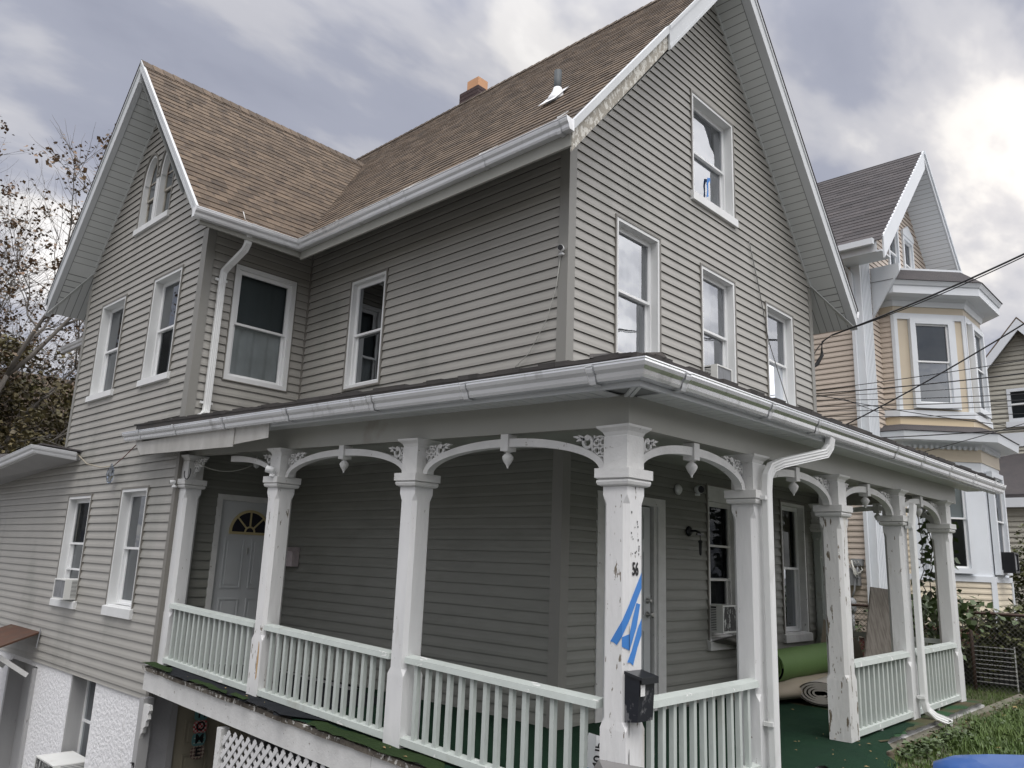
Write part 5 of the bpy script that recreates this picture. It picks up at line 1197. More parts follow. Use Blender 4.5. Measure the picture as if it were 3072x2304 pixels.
# HOME sign on the basement door
t = thing('home_sign', 'hanging door sign of plaid flip-flop shapes spelling HOME', 'sign', (-.87, 4.42, -.95))
def blobby(cx, cz, w, h, m, nm, lab=None):
    b = MB(); P = []
    for i in range(20):
        a = 2 * math.pi * i / 20; P.append((cx + math.copysign(abs(math.cos(a)) ** .6, math.cos(a)) * w, 4.435, cz + math.copysign(abs(math.sin(a)) ** .7, math.sin(a)) * h))
    b.prism(P, (0, -.012, 0)); b.build(nm, m, t, lab)
def check_mat(name, c1, c2, sc_, tilt=0):
    m = mat(name, c1, .8); N, L = m.node_tree.nodes, m.node_tree.links; ck = N.new('ShaderNodeTexChecker'); ck.inputs['Scale'].default_value = sc_
    ck.inputs[1].default_value = (*c1, 1); ck.inputs[2].default_value = (*c2, 1); tc_ = N.new('ShaderNodeTexCoord'); mp = N.new('ShaderNodeMapping'); mp.inputs['Rotation'].default_value = (0, R(tilt), 0); mp.inputs['Location'].default_value = (0, .003, 0)
    L.new(tc_.outputs['Object'], mp.inputs[0]); L.new(mp.outputs[0], ck.inputs[0]); L.new(ck.outputs[0], N['Principled BSDF'].inputs['Base Color']); return m
for ch_, cz, m in (('H', -.43, TEAL), ('O', -.565, check_mat('red_check_cloth', (.40, .03, .045), (.50, .42, .38), 45)), ('M', -.695, TEAL), ('E', -.83, check_mat('tan_check_cloth', (.40, .33, .26), (.14, .09, .08), 38, 45))):
    blobby(-.875, cz, .078, .070, m, 'sign_piece')
    o = text_mesh('sign_letter', ch_, .130, INK); bold(o, .004); w = max(v.co.x for v in o.data.vertices)
    o.rotation_euler = (R(90), 0, 0); o.parent = t; o.location = Vector((-.875 - w / 2, 4.420, cz - .036)) - t.location
b = MB(); 
for k in range(2): b.box(-.935, -.815, 4.4215, 4.423, -.735 + k * .05, -.725 + k * .05)
b.build('sign_stripe', mat('pale_stripe', (.45, .5, .45), .8), t)

# ================================================================ NEIGHBOURING HOUSES
nh = thing('beige_house', 'tall beige and cream house with white trim and stacked bay windows next door', 'house', (9.3, .594, 0))
NX, NY, NXR = 9.3, .594, 14.46; NP = 11.88; NRZ = 10.38; NEZ = 7.30; NS = (NRZ - NEZ) / 3.10
GS = Fr((NX, 0, 0), (0, 1, 0), (-1, 0, 0)); GF = Fr((0, NY, 0), (1, 0, 0), (0, -1, 0))
def npart(name, mb, m, label=None): return mb.build(name, m, nh, label)
nzl = NRZ - 2.58 * NS - .22
b = MB(); siding(b, GS, [(NY, .3), (11, .3), (11, nzl), (NY, nzl)], [], .1016, .0); npart('wall', b, [BEIGE, LAPB])
b = MB(); siding(b, GF, [(NX, .35), (NXR, .35), (NXR, nzl), (NP, NRZ - .22), (NX, nzl)], [(11.10, 11.66, 7.35, 8.62), (12.05, 12.66, 7.35, 8.62)], .1016, .0); npart('wall', b, [BEIGE, LAPB])
b = MB(); b.box(NX + .01, NXR, NY + .01, 11, -.6, .34); npart('foundation', b, REDB)
# roof
ncs = math.sqrt(1 + NS ** 2); upN = Vector((1, 0, NS)).normalized(); nN = Vector((-NS, 0, 1)).normalized(); NYO = NY - .62
roof_plane('roof', SHIND, (NP - 3.10, 0, NEZ), (0, 1, 0), upN, nN, 3.10 * ncs, lambda s: (NYO, 10.5), exposure=.16, tabw=(.3, .9), parent=nh)
b = MB(); b.face([(NP, NYO, NRZ), (NP, 10.5, NRZ), (NP + 3.1, 10.5, NEZ), (NP + 3.1, NYO, NEZ)]); npart('roof', b, SHIND)
b = MB(); fr = GF
def rk(b, u0, z0, u1, z1, n0, n1, ha, hb): b.hexa([fr(u0, n0, z0 - hb), fr(u1, n0, z1 - hb), fr(u1, n1, z1 - hb), fr(u0, n1, z0 - hb), fr(u0, n0, z0 - ha), fr(u1, n0, z1 - ha), fr(u1, n1, z1 - ha), fr(u0, n1, z0 - ha)])
rk(b, NP - 3.0, NEZ + .1, NP, NRZ, .60, .63, -.01, .42); rk(b, NP + 3.1, NEZ, NP, NRZ, .60, .63, -.01, .20); rk(b, NP + 3.1, NEZ, NP, NRZ, .63, .66, -.01, .07)
npart('rake_board', b, NWHITE)
soffit_n = MB(); g = MB()
for i in range(34):
    ta, tb = i / 34, (i + .93) / 34; f2 = lambda t: (NP + 2.58 * t, NRZ - .22 - 2.58 * t * NS)
    (ua, za), (ub, zb) = f2(ta), f2(tb); soffit_n.face([fr(ua, 0, za), fr(ub, 0, zb), fr(ub, .6, zb), fr(ua, .6, za)])
g.face([fr(NP, 0, NRZ - .21), fr(NXR, 0, nzl + .01), fr(NXR, .6, nzl + .01), fr(NP, .6, NRZ - .21)])
so2 = npart('soffit', soffit_n, NWHITE); g.build('soffit_backing', GROOVE, nh)
b = MB(); b.box(NP - 3.06, NP - 2.58, NYO + .02, 10.5, NEZ - .20, NEZ - .17); b.box(NP - 3.08, NP - 3.05, NYO + .1, 10.5, NEZ - .2, NEZ + .0); npart('eave_soffit', b, NWHITE)
b = MB(); b.sweep([(NP - 3.16, NYO + .12, NEZ - .02), (NP - 3.16, 10, NEZ - .02)], [(-.05, -.06), (.03, -.06), (.05, 0), (.06, .05), (-.05, .05)]); npart('gutter', b, NWHITE)
# corbelled bracket panel under the eave at the front corner
b = MB(); b.prism([(NX + .56, NY - .03, 7.2), (NX + .56, NYO + .06, 7.2), (NX + .56, NYO + .06, 7.05), (NX + .56, NY - .03, 6.2)], (.05, 0, 0)); npart('eave_bracket', b, NWHITE)
# fluted corner pilaster
b = MB(); GF.box(b, NX - .03, NX + .52, 0, .035, .35, nzl); GS.box(b, NY - .035, NY + .13, .0, .035, .35, nzl)
for i in range(6): GF.box(b, NX + .06 + i * .075, NX + .095 + i * .075, .035, .048, .35, nzl)
npart('pilaster', b, NWHITE)
b = MB(); b.sweep([(9.2, .85, 7.15), (9.22, .72, 6.95), (9.22, .70, 6.8), (9.22, .70, .6)], [(-.04, -.03), (.04, -.03), (.04, .03), (-.04, .03)], up=(0, 1, 0)); npart('downspout', b, NWHITE)
# gable windows and louvre
def nwin(fr, u0, u1, z0, z1, crown=False, fwd=0.0, w=.07, screen=True, label=None, recess=.05):
    if fwd: fr = Fr(fr.o + fr.n * fwd, fr.u, fr.n)
    b = MB(); fr.ring(b, u0, u1, z0, z1, w, -.03 - fwd * .4, .045)
    if crown:
        um = (u0 + u1) / 2; b.prism([fr(u0 - .02, 0, z1), fr(u1 + .02, 0, z1), fr(u1 + .02, 0, z1 + .10), fr(um, 0, z1 + .30), fr(u0 - .02, 0, z1 + .10)], fr.n * .06)
    win = b.build('window', NWHITE, nh, label); zm = (z0 + z1) / 2 + .02
    b = MB(); fr.ring(b, u0 + w, u1 - w, zm, z1 - w, .03, -.03, .0); fr.ring(b, u0 + w, u1 - w, z0 + w, zm + .035, .035, -.05, -.028); b.build('sash', VINYL, win)
    b = MB(); b.face([fr(u0 + w, -.02, zm), fr(u1 - w, -.02, zm), fr(u1 - w, -.02, z1 - w), fr(u0 + w, -.02, z1 - w)]); b.face([fr(u0 + w, -.04, z0 + w), fr(u1 - w, -.04, z0 + w), fr(u1 - w, -.04, zm), fr(u0 + w, -.04, zm)]); b.build('pane', GLASS, win)
    if screen:
        b = MB(); b.face([fr(u0 + w, -.045, z0 + w), fr(u1 - w, -.045, z0 + w), fr(u1 - w, -.045, zm), fr(u0 + w, -.045, zm)]); b.build('screen', SCREEN, win)
    cd = -.22 if not fwd else -.05
    b = MB(); b.face([fr(u0 + w, cd, z0), fr(u1 - w, cd, z0), fr(u1 - w, cd, z1), fr(u0 + w, cd, z1)]); b.build('curtain', CURTG if screen else CURT, win)
    return win
nwin(GF, 11.04, 11.72, 7.35, 8.66, True, screen=False); nwin(GF, 12.02, 12.70, 7.35, 8.66, True, screen=False)
b = MB(); b.prism([GF(NP - .36, 0, 9.12), GF(NP + .36, 0, 9.12), GF(NP + .36, 0, 9.45), GF(NP, 0, 9.85), GF(NP - .36, 0, 9.45)], (0, -.04, 0)); lv = npart('louvre', b, NWHITE)
b = MB()
for i in range(7): b.hexa([GF(NP - .28, .04, 9.19 + i * .07), GF(NP + .28, .04, 9.19 + i * .07), GF(NP + .28, .06, 9.17 + i * .07), GF(NP - .28, .06, 9.17 + i * .07), GF(NP - .28, .04, 9.215 + i * .07), GF(NP + .28, .04, 9.215 + i * .07), GF(NP + .28, .06, 9.195 + i * .07), GF(NP - .28, .06, 9.195 + i * .07)])
b.build('louvre_slat', mat('louvre_grey', (.40, .41, .42), .6), lv)
# bay: plan outline of the right-angled bay with chamfered corners
def bay_plan(g=0.0):      # g grows the outline outwards
    k = g * .414
    return [(10.27 - g, NY), (10.27 - g, .33 - k), (11.25 - k, -.65 - g), (12.50 + k, -.65 - g), (13.48 + g, .33 - k), (13.48 + g, NY)]
def bay_band(name, m, z0, z1, g0=0.0, g1=None, cap=True):
    b = MB(); g1 = g0 if g1 is None else g1; A = bay_plan(g0); B = bay_plan(g1); n = len(A)
    for i in range(n - 1): b.face([(A[i][0], A[i][1], z0), (A[i + 1][0], A[i + 1][1], z0), (B[i + 1][0], B[i + 1][1], z1), (B[i][0], B[i][1], z1)])
    if cap: b.face([(p[0], p[1], z0) for p in A][::-1]); b.face([(p[0], p[1], z1) for p in B])
    return npart(name, b, m)
bay_band('bay_wall', TAN, 3.30, 7.0)
def bay_face(i):
    P = bay_plan(0); a, c_ = Vector((*P[i], 0)), Vector((*P[i + 1], 0)); u = (c_ - a).normalized(); n = Vector((u.y, -u.x, 0)); return Fr(a, u, n), (c_ - a).length
f1, L1 = bay_face(1); f2_, L2 = bay_face(2); f0, L0 = bay_face(0)
for fr_, L_ in ((f1, L1), (f2_, L2)):
    nwin(fr_, L_ / 2 - .42, L_ / 2 + .42, 4.48, 6.24, w=.10, fwd=.055)
    b = MB(); fr_.box(b, 0, L_, 0, .03, 6.24, 6.36); fr_.box(b, .0, .06, 0, .03, 4.40, 6.24); fr_.box(b, L_ - .06, L_, 0, .03, 4.40, 6.24)
    fr_.box(b, L_ / 2 + .42, L_ / 2 + .50, 0, .02, 4.48, 6.24); npart('bay_trim', b, NWHITE)
b = MB(); siding(b, f0, [(-.01, 4.45), (L0, 4.45), (L0, 6.32), (-.01, 6.32)], [], .1016, 0); npart('bay_wall', b, [BEIGE, LAPB])
b = MB(); f0.box(b, L0 - .04, L0 + .02, 0, .035, 4.4, 6.4); npart('bay_trim', b, NWHITE)
bay_band('bay_sill', NWHITE, 4.31, 4.44, .06); bay_band('bay_apron', mat('cream_band', (.68, .56, .38), .5), 4.12, 4.31, .02)
bay_band('bay_soffit', NWHITE, 6.60, 6.66, .04, .10); bay_band('bay_cornice', NWHITE, 6.66, 6.82, .34, .34); bay_band('bay_cornice', NWHITE, 6.82, 6.90, .36, .40); bay_band('bay_crown', NWHITE, 6.50, 6.60, .03, .06)
bay_band('bay_roof', SHIND, 6.905, 7.26, .42, .02); bay_band('bay_roof_cap', NWHITE, 7.24, 7.29, .03, .03)
# lower skirt roof and lower bay
bay_band('skirt_roof', SHIND, 3.98, 4.14, .46, .14); bay_band('skirt_cornice', NWHITE, 3.82, 3.97, .42, .44); bay_band('skirt_soffit', NWHITE, 3.72, 3.82, .10, .14)
b = MB()
for fr_, L_ in ((f1, L1), (f2_, L2)):
    k = int(L_ / .105)
    for i in range(k): b = MB(); fr_.box(b, .03 + i * .105, .075 + i * .105, .11, .16, 3.70, 3.76); npart('dentil', b, NWHITE)
bay_band('bay_frieze', TAN, 3.48, 3.72, .10); bay_band('bay_wall_lower', NWHITE, 1.40, 3.48, .08); bay_band('bay_ledge', NWHITE, 1.32, 1.42, .13)
for i in range(1, 4):
    P = bay_plan(.10); a, c_ = Vector((*P[i], 0)), Vector((*P[i + 1], 0)); u = (c_ - a).normalized(); fr_ = Fr(a, u, Vector((u.y, -u.x, 0))); L_ = (c_ - a).length
    nwin(fr_, L_ / 2 - .46, L_ / 2 + .40, 1.46, 3.34, w=.09, fwd=.055)
    b = MB(); siding(b, fr_, [(0, .55), (L_, .55), (L_, 1.33), (0, 1.33)], [], .1016, 0); npart('bay_base', b, [BEIGEL, LAPB])
    b = MB(); fr_.box(b, L_ - .05, L_ + .05, 0, .03, .52, 1.33); npart('bay_trim', b, NWHITE)
P = bay_plan(.10); a, c_ = Vector((*P[0], 0)), Vector((*P[1], 0)); u = (c_ - a).normalized(); fr_ = Fr(a, u, Vector((u.y, -u.x, 0)))
b = MB(); siding(b, fr_, [(0, .55), ((c_ - a).length, .55), ((c_ - a).length, 3.5), (0, 3.5)], [], .1016, 0); npart('bay_base', b, [BEIGEL, LAPB])
b = MB(); A = bay_plan(.06); b.prism([(p[0], p[1], -.4) for p in A], (0, 0, .95)); npart('foundation', b, REDB)
P = bay_plan(.10); a, c_ = Vector((*P[2], 0)), Vector((*P[3], 0)); u = (c_ - a).normalized(); fr_ = Fr(a, u, Vector((u.y, -u.x, 0)))
t = thing('air_conditioner', 'black air conditioner in the bay window of the beige house', 'air conditioner', fr_(.62, .15, 1.5), 'window air conditioners')
b = MB(); fr_.box(b, .36, .68, .06, .30, 1.50, 1.54); fr_.box(b, .36, .68, .06, .30, 1.84, 1.87); fr_.box(b, .36, .40, .06, .30, 1.54, 1.84); fr_.box(b, .64, .68, .06, .30, 1.54, 1.84); fr_.box(b, .40, .64, .06, .27, 1.54, 1.84); b.build('case', BLACK, t)
b = MB(); fr_.box(b, .42, .62, .27, .275, 1.56, 1.82); b.build('coil', ACG, t)
# meter, conduit and wiring on the side wall
b = MB(); b.tube([(9.24, 1.10, 3.2), (9.24, 1.10, 1.63)], .04, 10); b.box(9.18, 9.30, 1.03, 1.17, 2.28, 2.33); npart('conduit', b, mat('grey_conduit', (.55, .56, .57), .5))
t = thing('electric_meter', 'grey meter box with wires on the side wall of the beige house', 'meter', (9.22, 1.15, 1.3))
b = MB(); b.box(9.14, 9.30, .86, 1.28, 1.18, 1.48); b.box(9.16, 9.30, .80, .98, 1.52, 1.64); b.build('box', GALV, t)
b = MB(); b.lathe((9.14, 1.26, 1.34), [(.10, 0), (.10, -.06), (.085, -.11), (.03, -.13)], 16, 'x'); b.build('dial', mat('meter_glass', (.5, .52, .52), .15), t)
b = MB(); b.lathe((9.12, .98, .72), [(.05, 0), (.07, .05), (.07, .2), (.03, .25)], 10); b.tube([(9.12, .98, .95), (9.1, .92, 1.1), (9.12, .90, 1.3), (9.15, .86, 1.5)], .015, 6); b.tube([(9.12, .98, .75), (9.12, .98, .3)], .03, 8); b.build('gas_fitting', GALV, t)
b = MB()
for k in range(4):
    a = k * .7; b.tube([(9.13, .85 + .06 * k, 1.6), (9.08, .75 + .03 * k, 1.45 - .05 * k), (9.10, .85 + .02 * k, 1.38), (9.12, .95, 1.55 + .02 * k)], .012, 6)
b.build('loose_wires', CABLEW, t)
wire('side_cable', [(9.26, 1.55, 3.1), (9.25, 1.35, 2.4), (9.25, 1.28, 1.9), (9.24, 1.42, 1.5)], .010, CABLE, 'thin black cable hanging down the side wall of the beige house')

th_ = thing('grey_gabled_house', 'grey-beige gabled house with a white rake beyond the beige house', 'house', (21, 0, 0))
HS = Fr((21, 0, 0), (0, 1, 0), (-1, 0, 0)); pkz = 8.85; py_ = .16; hw_ = 2.7; ez = pkz - hw_ * 1.22
b = MB(); siding(b, HS, [(py_ - hw_, -.5), (py_ + hw_, -.5), (py_ + hw_, ez - .1), (py_, pkz - .25), (py_ - hw_, ez - .1)], [(-.12, .66, 5.88, 6.85)], .14, 0, lip=.03); b.build('wall', [GREYB, LAPB], th_)
b = MB(); fr = HS
for sg in (-1, 1):
    rk(b, py_ + sg * 3.0, pkz - 3.0 * 1.22, py_, pkz, .30, .36, 0, .34)
b.build('rake_board', NWHITE, th_)
b = MB()
for sg in (-1, 1): b.hexa([(20.64, py_ + sg * 3.0, pkz - 3.66), (20.64, py_, pkz), (27, py_, pkz), (27, py_ + sg * 3.0, pkz - 3.66), (20.64, py_ + sg * 3.0, pkz - 3.60), (20.64, py_, pkz + .06), (27, py_, pkz + .06), (27, py_ + sg * 3.0, pkz - 3.60)])
b.build('roof', SHIN, th_)
b = MB(); HS.ring(b, -.12, .66, 5.88, 6.85, .09, -.02, .06); HS.box(b, -.2, .74, 0, .09, 5.72, 5.88); w_ = b.build('window', NWHITE, th_)
b = MB(); b.face([HS(-.05, .0, 5.95), HS(.6, .0, 5.95), HS(.6, .0, 6.8), HS(-.05, .0, 6.8)]); b.build('pane', mat('dark_pane', (.015, .018, .02), .08), w_)
b = MB(); HS.box(b, -.05, .6, .0, .04, 6.36, 6.41); b.build('sash', VINYL, w_)
b = MB(); b.hexa([(19.4, -3.2, 3.55), (19.4, 3.0, 3.55), (21.1, 3.0, 4.95), (21.1, -3.2, 4.95), (19.4, -3.2, 3.65), (19.4, 3.0, 3.65), (21.1, 3.0, 5.05), (21.1, -3.2, 5.05)]); b.build('porch_roof', SHIND, th_)
b = MB(); b.box(19.35, 19.5, -3.2, 3.0, 3.3, 3.55); HS.box(b, -3, 3, .02, .05, 5.15, 5.55); b.build('eave_board', NWHITE, th_)
b = MB(); siding(b, Fr((19.6, 0, 0), (0, 1, 0), (-1, 0, 0)), [(-3.2, -.5), (3.0, -.5), (3.0, 3.3), (-3.2, 3.3)], [], .14, 0, lip=.03); b.build('wall', [GREYB, LAPB], th_)
# red-brown roof peeping behind
b = MB(); b.prism([(24, 2.5, 8.2), (24, -.5, 8.2), (24, 1.0, 9.0)], (5, 0, 0)); b.prism([(24, 2.5, 0), (29, 2.5, 0), (29, -.5, 0), (24, -.5, 0)], (0, 0, 8.2)); 
# house glimpsed through the tree on the left
lh = thing('distant_house', 'low pale house glimpsed through the trees behind the lean-to', 'house', (3, 24, 0))
b = MB(); b.box(0, 8, 23, 30, -2, 4.7); b.build('wall', BEIGEL, lh); b = MB(); b.prism([(-.4, 22.6, 4.6), (-.4, 30.4, 4.6), (-.4, 26.5, 7.2)], (8.8, 0, 0)); b.build('roof', SHIN, lh)
b = MB(); b.box(-.42, 8.42, 22.55, 22.7, 4.5, 4.72); b.build('gutter', NWHITE, lh)

# ================================================================ GROUND, FENCE, BINS
def gz(x, y):
    z = -.16
    if x < -1.7:
        z = -.30 - .02 * (-1.7 - x)
        d = max(0, y + 1.6); z -= min(2.4, d * .42)
    elif y > -1.6 and x < 0: z = -2.6
    if x > -1.7 and y < -2.0: z = -.16 - (.03 * max(0, -2 - y) if x < 1 else 0)
    return z
b = MB(); n = 90; X = [-160 + (i / n) * 320 for i in range(n + 1)]
def warpc(t, c): return c + (abs(t) ** 2.4) * math.copysign(200, t)
xs_ = [warpc(-1 + 2 * i / n, 1.0) for i in range(n + 1)]; ys_ = [warpc(-1 + 2 * i / n, 0.0) for i in range(n + 1)]
ids = [[b.vert((x, y, gz(x, y) + .02 * mnoise.noise(Vector((x, y, 0))))) for y in ys_] for x in xs_]
for i in range(n):
    for j in range(n): b.idx((ids[i][j], ids[i + 1][j], ids[i + 1][j + 1], ids[i][j + 1]), True)
o = b.build('ground', ASPH); o['kind'] = 'structure'
b = MB(); b.box(1.35, 9.2, -5.2, -1.9, -.5, -.150); b.box(5.6, 9.2, -1.9, 10, -.5, -.13); o = b.build('lawn', GRASSG); o['kind'] = 'structure'
b = MB(); b.box(-60, 80, -30, -9, -.42, -.38); o = b.build('road', ASPH); o['kind'] = 'structure'
# concrete edge along the porch, soil strip, kerb stones
b = MB(); rn = random.Random(5); x = 1.95
while x < 7.2:
    d = rn.uniform(.5, .9); j = rn.uniform(-.03, .03); b.hexa([(x, -1.84, -.4), (x + d - .02, -1.84, -.4), (x + d - .02, -1.93 + j, -.4), (x, -1.93 + j, -.4), (x, -1.84, -.085), (x + d - .02, -1.84, -.08), (x + d - .02, -1.93 + j, -.13), (x, -1.93 + j, -.125)]); x += d
o = b.build('path', CONC); o['kind'] = 'structure'
b = MB(); b.hexa([(2.02, -2.10, -.3), (2.98, -1.98, -.3), (3.02, -2.20, -.3), (2.1, -2.34, -.3), (2.02, -2.10, -.13), (2.98, -2.0, -.115), (3.0, -2.18, -.13), (2.12, -2.32, -.15)]); solo('kerb_stone', b, CONC, 'tilted concrete block in the grass below the entry', 'concrete block')
bm = bmesh.new()
b = MB(); 
for i in range(26):
    x = 1.5 + i * .22; w = .28 + .1 * math.sin(i * 1.7); b.hexa([(x, -1.80, -.3), (x + .24, -1.80, -.3), (x + .24, -2.0 - w, -.3), (x, -2.0 - w, -.3), (x, -1.80, -.10), (x + .24, -1.80, -.10), (x + .24, -2.0 - w, -.165), (x, -2.0 - w, -.165)])
o = b.build('soil', SOIL); o['kind'] = 'structure'
# grass
def blades(name, n, area, hmin, hmax, m, seed, lean=.5, w=.006, zf2=None, tuft=1):
    rn = random.Random(seed); b = MB()
    while n > 0:
        x, y = area(rn)
        for _ in range(tuft):
            xx, yy = x + rn.gauss(0, .03) * (tuft > 1), y + rn.gauss(0, .03) * (tuft > 1); z = (zf2 or gz)(xx, yy) - .01; h = rn.uniform(hmin, hmax); a = rn.uniform(0, 6.28); l = rn.uniform(.1, lean) * h
            dx, dy = math.cos(a), math.sin(a); px, py = -dy * w, dx * w
            b.face([(xx - px, yy - py, z), (xx + px, yy + py, z), (xx + px * .7 + dx * l * .4, yy + py * .7 + dy * l * .4, z + h * .6), (xx - px * .7 + dx * l * .4, yy - py * .7 + dy * l * .4, z + h * .6)])
            b.face([(xx - px * .7 + dx * l * .4, yy - py * .7 + dy * l * .4, z + h * .6), (xx + px * .7 + dx * l * .4, yy + py * .7 + dy * l * .4, z + h * .6), (xx + dx * l, yy + dy * l, z + h)])
            n -= 1
    return b
def lawn(rn):
    while True:
        if rn.random() < .72: x, y = rn.uniform(1.6, 9.0), rn.uniform(-4.0, -1.88)
        else: x, y = rn.uniform(5.65, 9.2), rn.uniform(-1.9, 1.2)
        if x < 5.65 and y > -1.97 - .05 * math.sin(x * 5) - .04 * math.sin(x * 13): continue
        return x, y
b = blades('g', 60000, lawn, .035, .095, BLADE, 21, w=.0045); o = b.build('grass', BLADE); o['kind'] = 'stuff'; o['label'] = 'short green lawn beside the porch'; o['category'] = 'grass'
b = blades('g', 9000, lambda rn: (4.3 + rn.gauss(0, .75), -2.55 + rn.gauss(0, .28)), .08, .17, BLADE, 22, lean=.9, w=.005, tuft=12); o = b.build('tall_grass', BLADE); o['kind'] = 'stuff'; o['label'] = 'long tufts of grass in the lawn near the porch'; o['category'] = 'grass'
def leaf_cloud(b, pts, size, rn, droop=.3):
    for p in pts:
        s_ = rn.uniform(.6, 1.25) * size; a = rn.uniform(0, 6.28); t = rn.uniform(-.9, .9); d = Vector((math.cos(a), math.sin(a), t * .6 - droop)).normalized()
        sd_ = d.cross(Vector((rn.uniform(-1, 1), rn.uniform(-1, 1), 1))).normalized() * s_ * .42; p = Vector(p); m_ = p + d * s_ * .45 + Vector((0, 0, .08 * s_))
        b.face([p, m_ + sd_, p + d * s_, m_ - sd_])
rn = random.Random(31); b = MB(); pts = []
for i in range(900):
    x = rn.uniform(2.0, 3.6); y = -2.0 - abs(rn.gauss(0, .10)); pts.append((x, y, -.12 + abs(rn.gauss(0, .05))))
for i in range(700): x, y = rn.uniform(2.8, 7.5), rn.uniform(-2.7, -1.95); pts.append((x, y, -.10 + abs(rn.gauss(0, .04))))
leaf_cloud(b, pts, .045, rn); o = b.build('ground_cover', LEAFG); o['kind'] = 'stuff'; o['label'] = 'small broad-leaved weeds along the porch edge'; o['category'] = 'weeds'
b = MB(); pts = [(rn.uniform(2, 9), rn.uniform(-3.6, -1.9), -.10) for i in range(130)]; leaf_cloud(b, pts, .05, rn, .0); o = b.build('lawn_leaves', mat('yellow_fallen_leaf', (.40, .27, .05), .6, (.32, .24, .14), 3, .5, island=.4)); o['kind'] = 'stuff'; o['label'] = 'yellow and tan leaves lying in the lawn'; o['category'] = 'leaves'
# chain link fence
cf = thing('chain_link_fence', 'rusty chain-link fence between the porch lawn and the beige house', 'fence', (7.4, -2.0, -.2))
b = MB(); b.tube([(7.4, -8, .90), (7.4, 4, .91)], .021, 8); b.build('top_rail', RUSTF, cf)
for y in (-6.6, -4.2, -1.28, 1.2): b = MB(); b.tube([(7.42, y, -.3), (7.42, y, .95)], .024, 8); b.build('fence_post', RUSTF, cf)
b = MB(); s_ = .062; z0_, z1_ = -.16, .945
for k in range(-20, 150):
    y0 = -7 + k * s_
    for sg in (1, -1):
        za, zb = z0_, z1_; ya = y0; yb = y0 + sg * (zb - za)
        dx = .002 * sg; w = .0021
        b.sweep([(7.4 + dx, ya, za), (7.4 + dx, yb, zb)], [(-w, -w), (w, -w), (w, w), (-w, w)], up=(1, 0, 0), caps=False)
b.build('wire_mesh', WIREG, cf)
t = thing('wire_garden_fence', 'white wire ladder-like garden edging behind the chain-link fence', 'garden fence', (7.0, -1.4, 0))
b = MB()
for k in range(9): b.box(7.55, 7.556, -1.75, -1.25, -.02 + k * .058, -.012 + k * .058)
b.box(7.55, 7.562, -1.77, -1.755, -.1, .48); b.box(7.55, 7.562, -1.25, -1.235, -.1, .48); b.build('wires', SPOUT, t)
t = thing('grey_board_edging', 'low grey board wall with white cords beyond the chain-link fence', 'garden wall', (8.3, -2, 0))
b = MB(); b.box(8.3, 8.36, -5, -.6, -.2, .34); b.build('boards', mat('dark_grey_board', (.13, .135, .14), .8, (.10, .10, .105), 4, .5, (1, 1, 1), .4, 30), t)
b = MB(); b.box(8.285, 8.30, -5, -1.25, .30, .318); b.box(8.285, 8.30, -5, -1.25, .14, .15); b.box(8.285, 8.30, -5, -1.25, -.03, -.02); b.build('cord', SPOUT, t)
# shrubs and vine
def bush(loc, rx, ry, rz, n, size, m, label, seed, group=None, name='bush'):
    rn = random.Random(seed); t = thing(name, label, 'bush', loc, group); L_ = Vector(loc); b = MB(); st = MB(); pts = []
    cl = [(Vector((rn.gauss(0, .42) * rx, rn.gauss(0, .42) * ry, rz * rn.uniform(.25, 1.0))), rn.uniform(.16, .34)) for _ in range(26)]
    for c_, r_ in cl:
        st.tube([L_ + Vector((c_.x * .2, c_.y * .2, 0)), L_ + c_ * .6 + Vector((rn.uniform(-.05, .05), rn.uniform(-.05, .05), 0)), L_ + c_], .008, 4)
        for _ in range(n // 26):
            d = Vector((rn.gauss(0, 1), rn.gauss(0, 1), rn.gauss(0, 1))).normalized() * r_ * rn.uniform(.5, 1) ** .5; pts.append(L_ + c_ + Vector((d.x * rx, d.y * ry, d.z * rz)))
    leaf_cloud(b, pts, size, rn); b.build('foliage', m, t); st.build('stems', BARK, t); return t
bush((8.05, -1.05, -.1), .55, .75, .95, 3000, .075, LEAFB, 'leafy bush between the fence and the bay of the beige house', 41)
bush((8.0, -2.55, -.1), .6, .85, 1.15, 3800, .08, LEAFB, 'big russet-tinged bush at the right edge behind the fence', 42)
bush((8.1, -1.75, .1), .5, .6, .8, 2400, .075, LEAFB, 'smaller bush in the middle of the fence line', 46)
bush((8.0, -.1, -.1), .5, .6, .9, 1600, .075, LEAFG, 'dark green bush seen through the far end of the porch', 43)
bush((13.8, -1.1, -.1), .7, .8, 2.1, 2600, .09, LEAFB, 'tall shrub at the right corner of the beige house', 44)
bush((9.2, -3.4, -.15), .8, .7, .8, 2400, .08, LEAFB, 'low shrub near the front of the beige house', 45)
rn = random.Random(51); vt = thing('climbing_vine', 'vine hanging beside the far post of the porch', 'vine', (5.75, -1.3, 0)); st = MB(); b = MB(); pts = []
for k in range(4):
    P = []; x, y = 5.45 + k * .10, -1.35 + rn.uniform(-.15, .15)
    for i in range(13): P.append((x + rn.uniform(-.04, .04), y + rn.uniform(-.03, .03), 2.30 - i * .125 - k * .1)); 
    st.tube(P, .006, 5)
    for p in P:
        for _ in range(4): pts.append((p[0] + rn.uniform(-.02, .16), p[1] + rn.uniform(-.08, .08), p[2] + rn.uniform(-.05, .05)))
for i in range(260): pts.append((6.9 + rn.gauss(0, .35), -1.0 + rn.gauss(0, .3), .95 + rn.gauss(0, .10)))
leaf_cloud(b, pts, .12, rn, .8); b.build('leaves', LEAFG, vt); st.build('stems', BARK, vt)
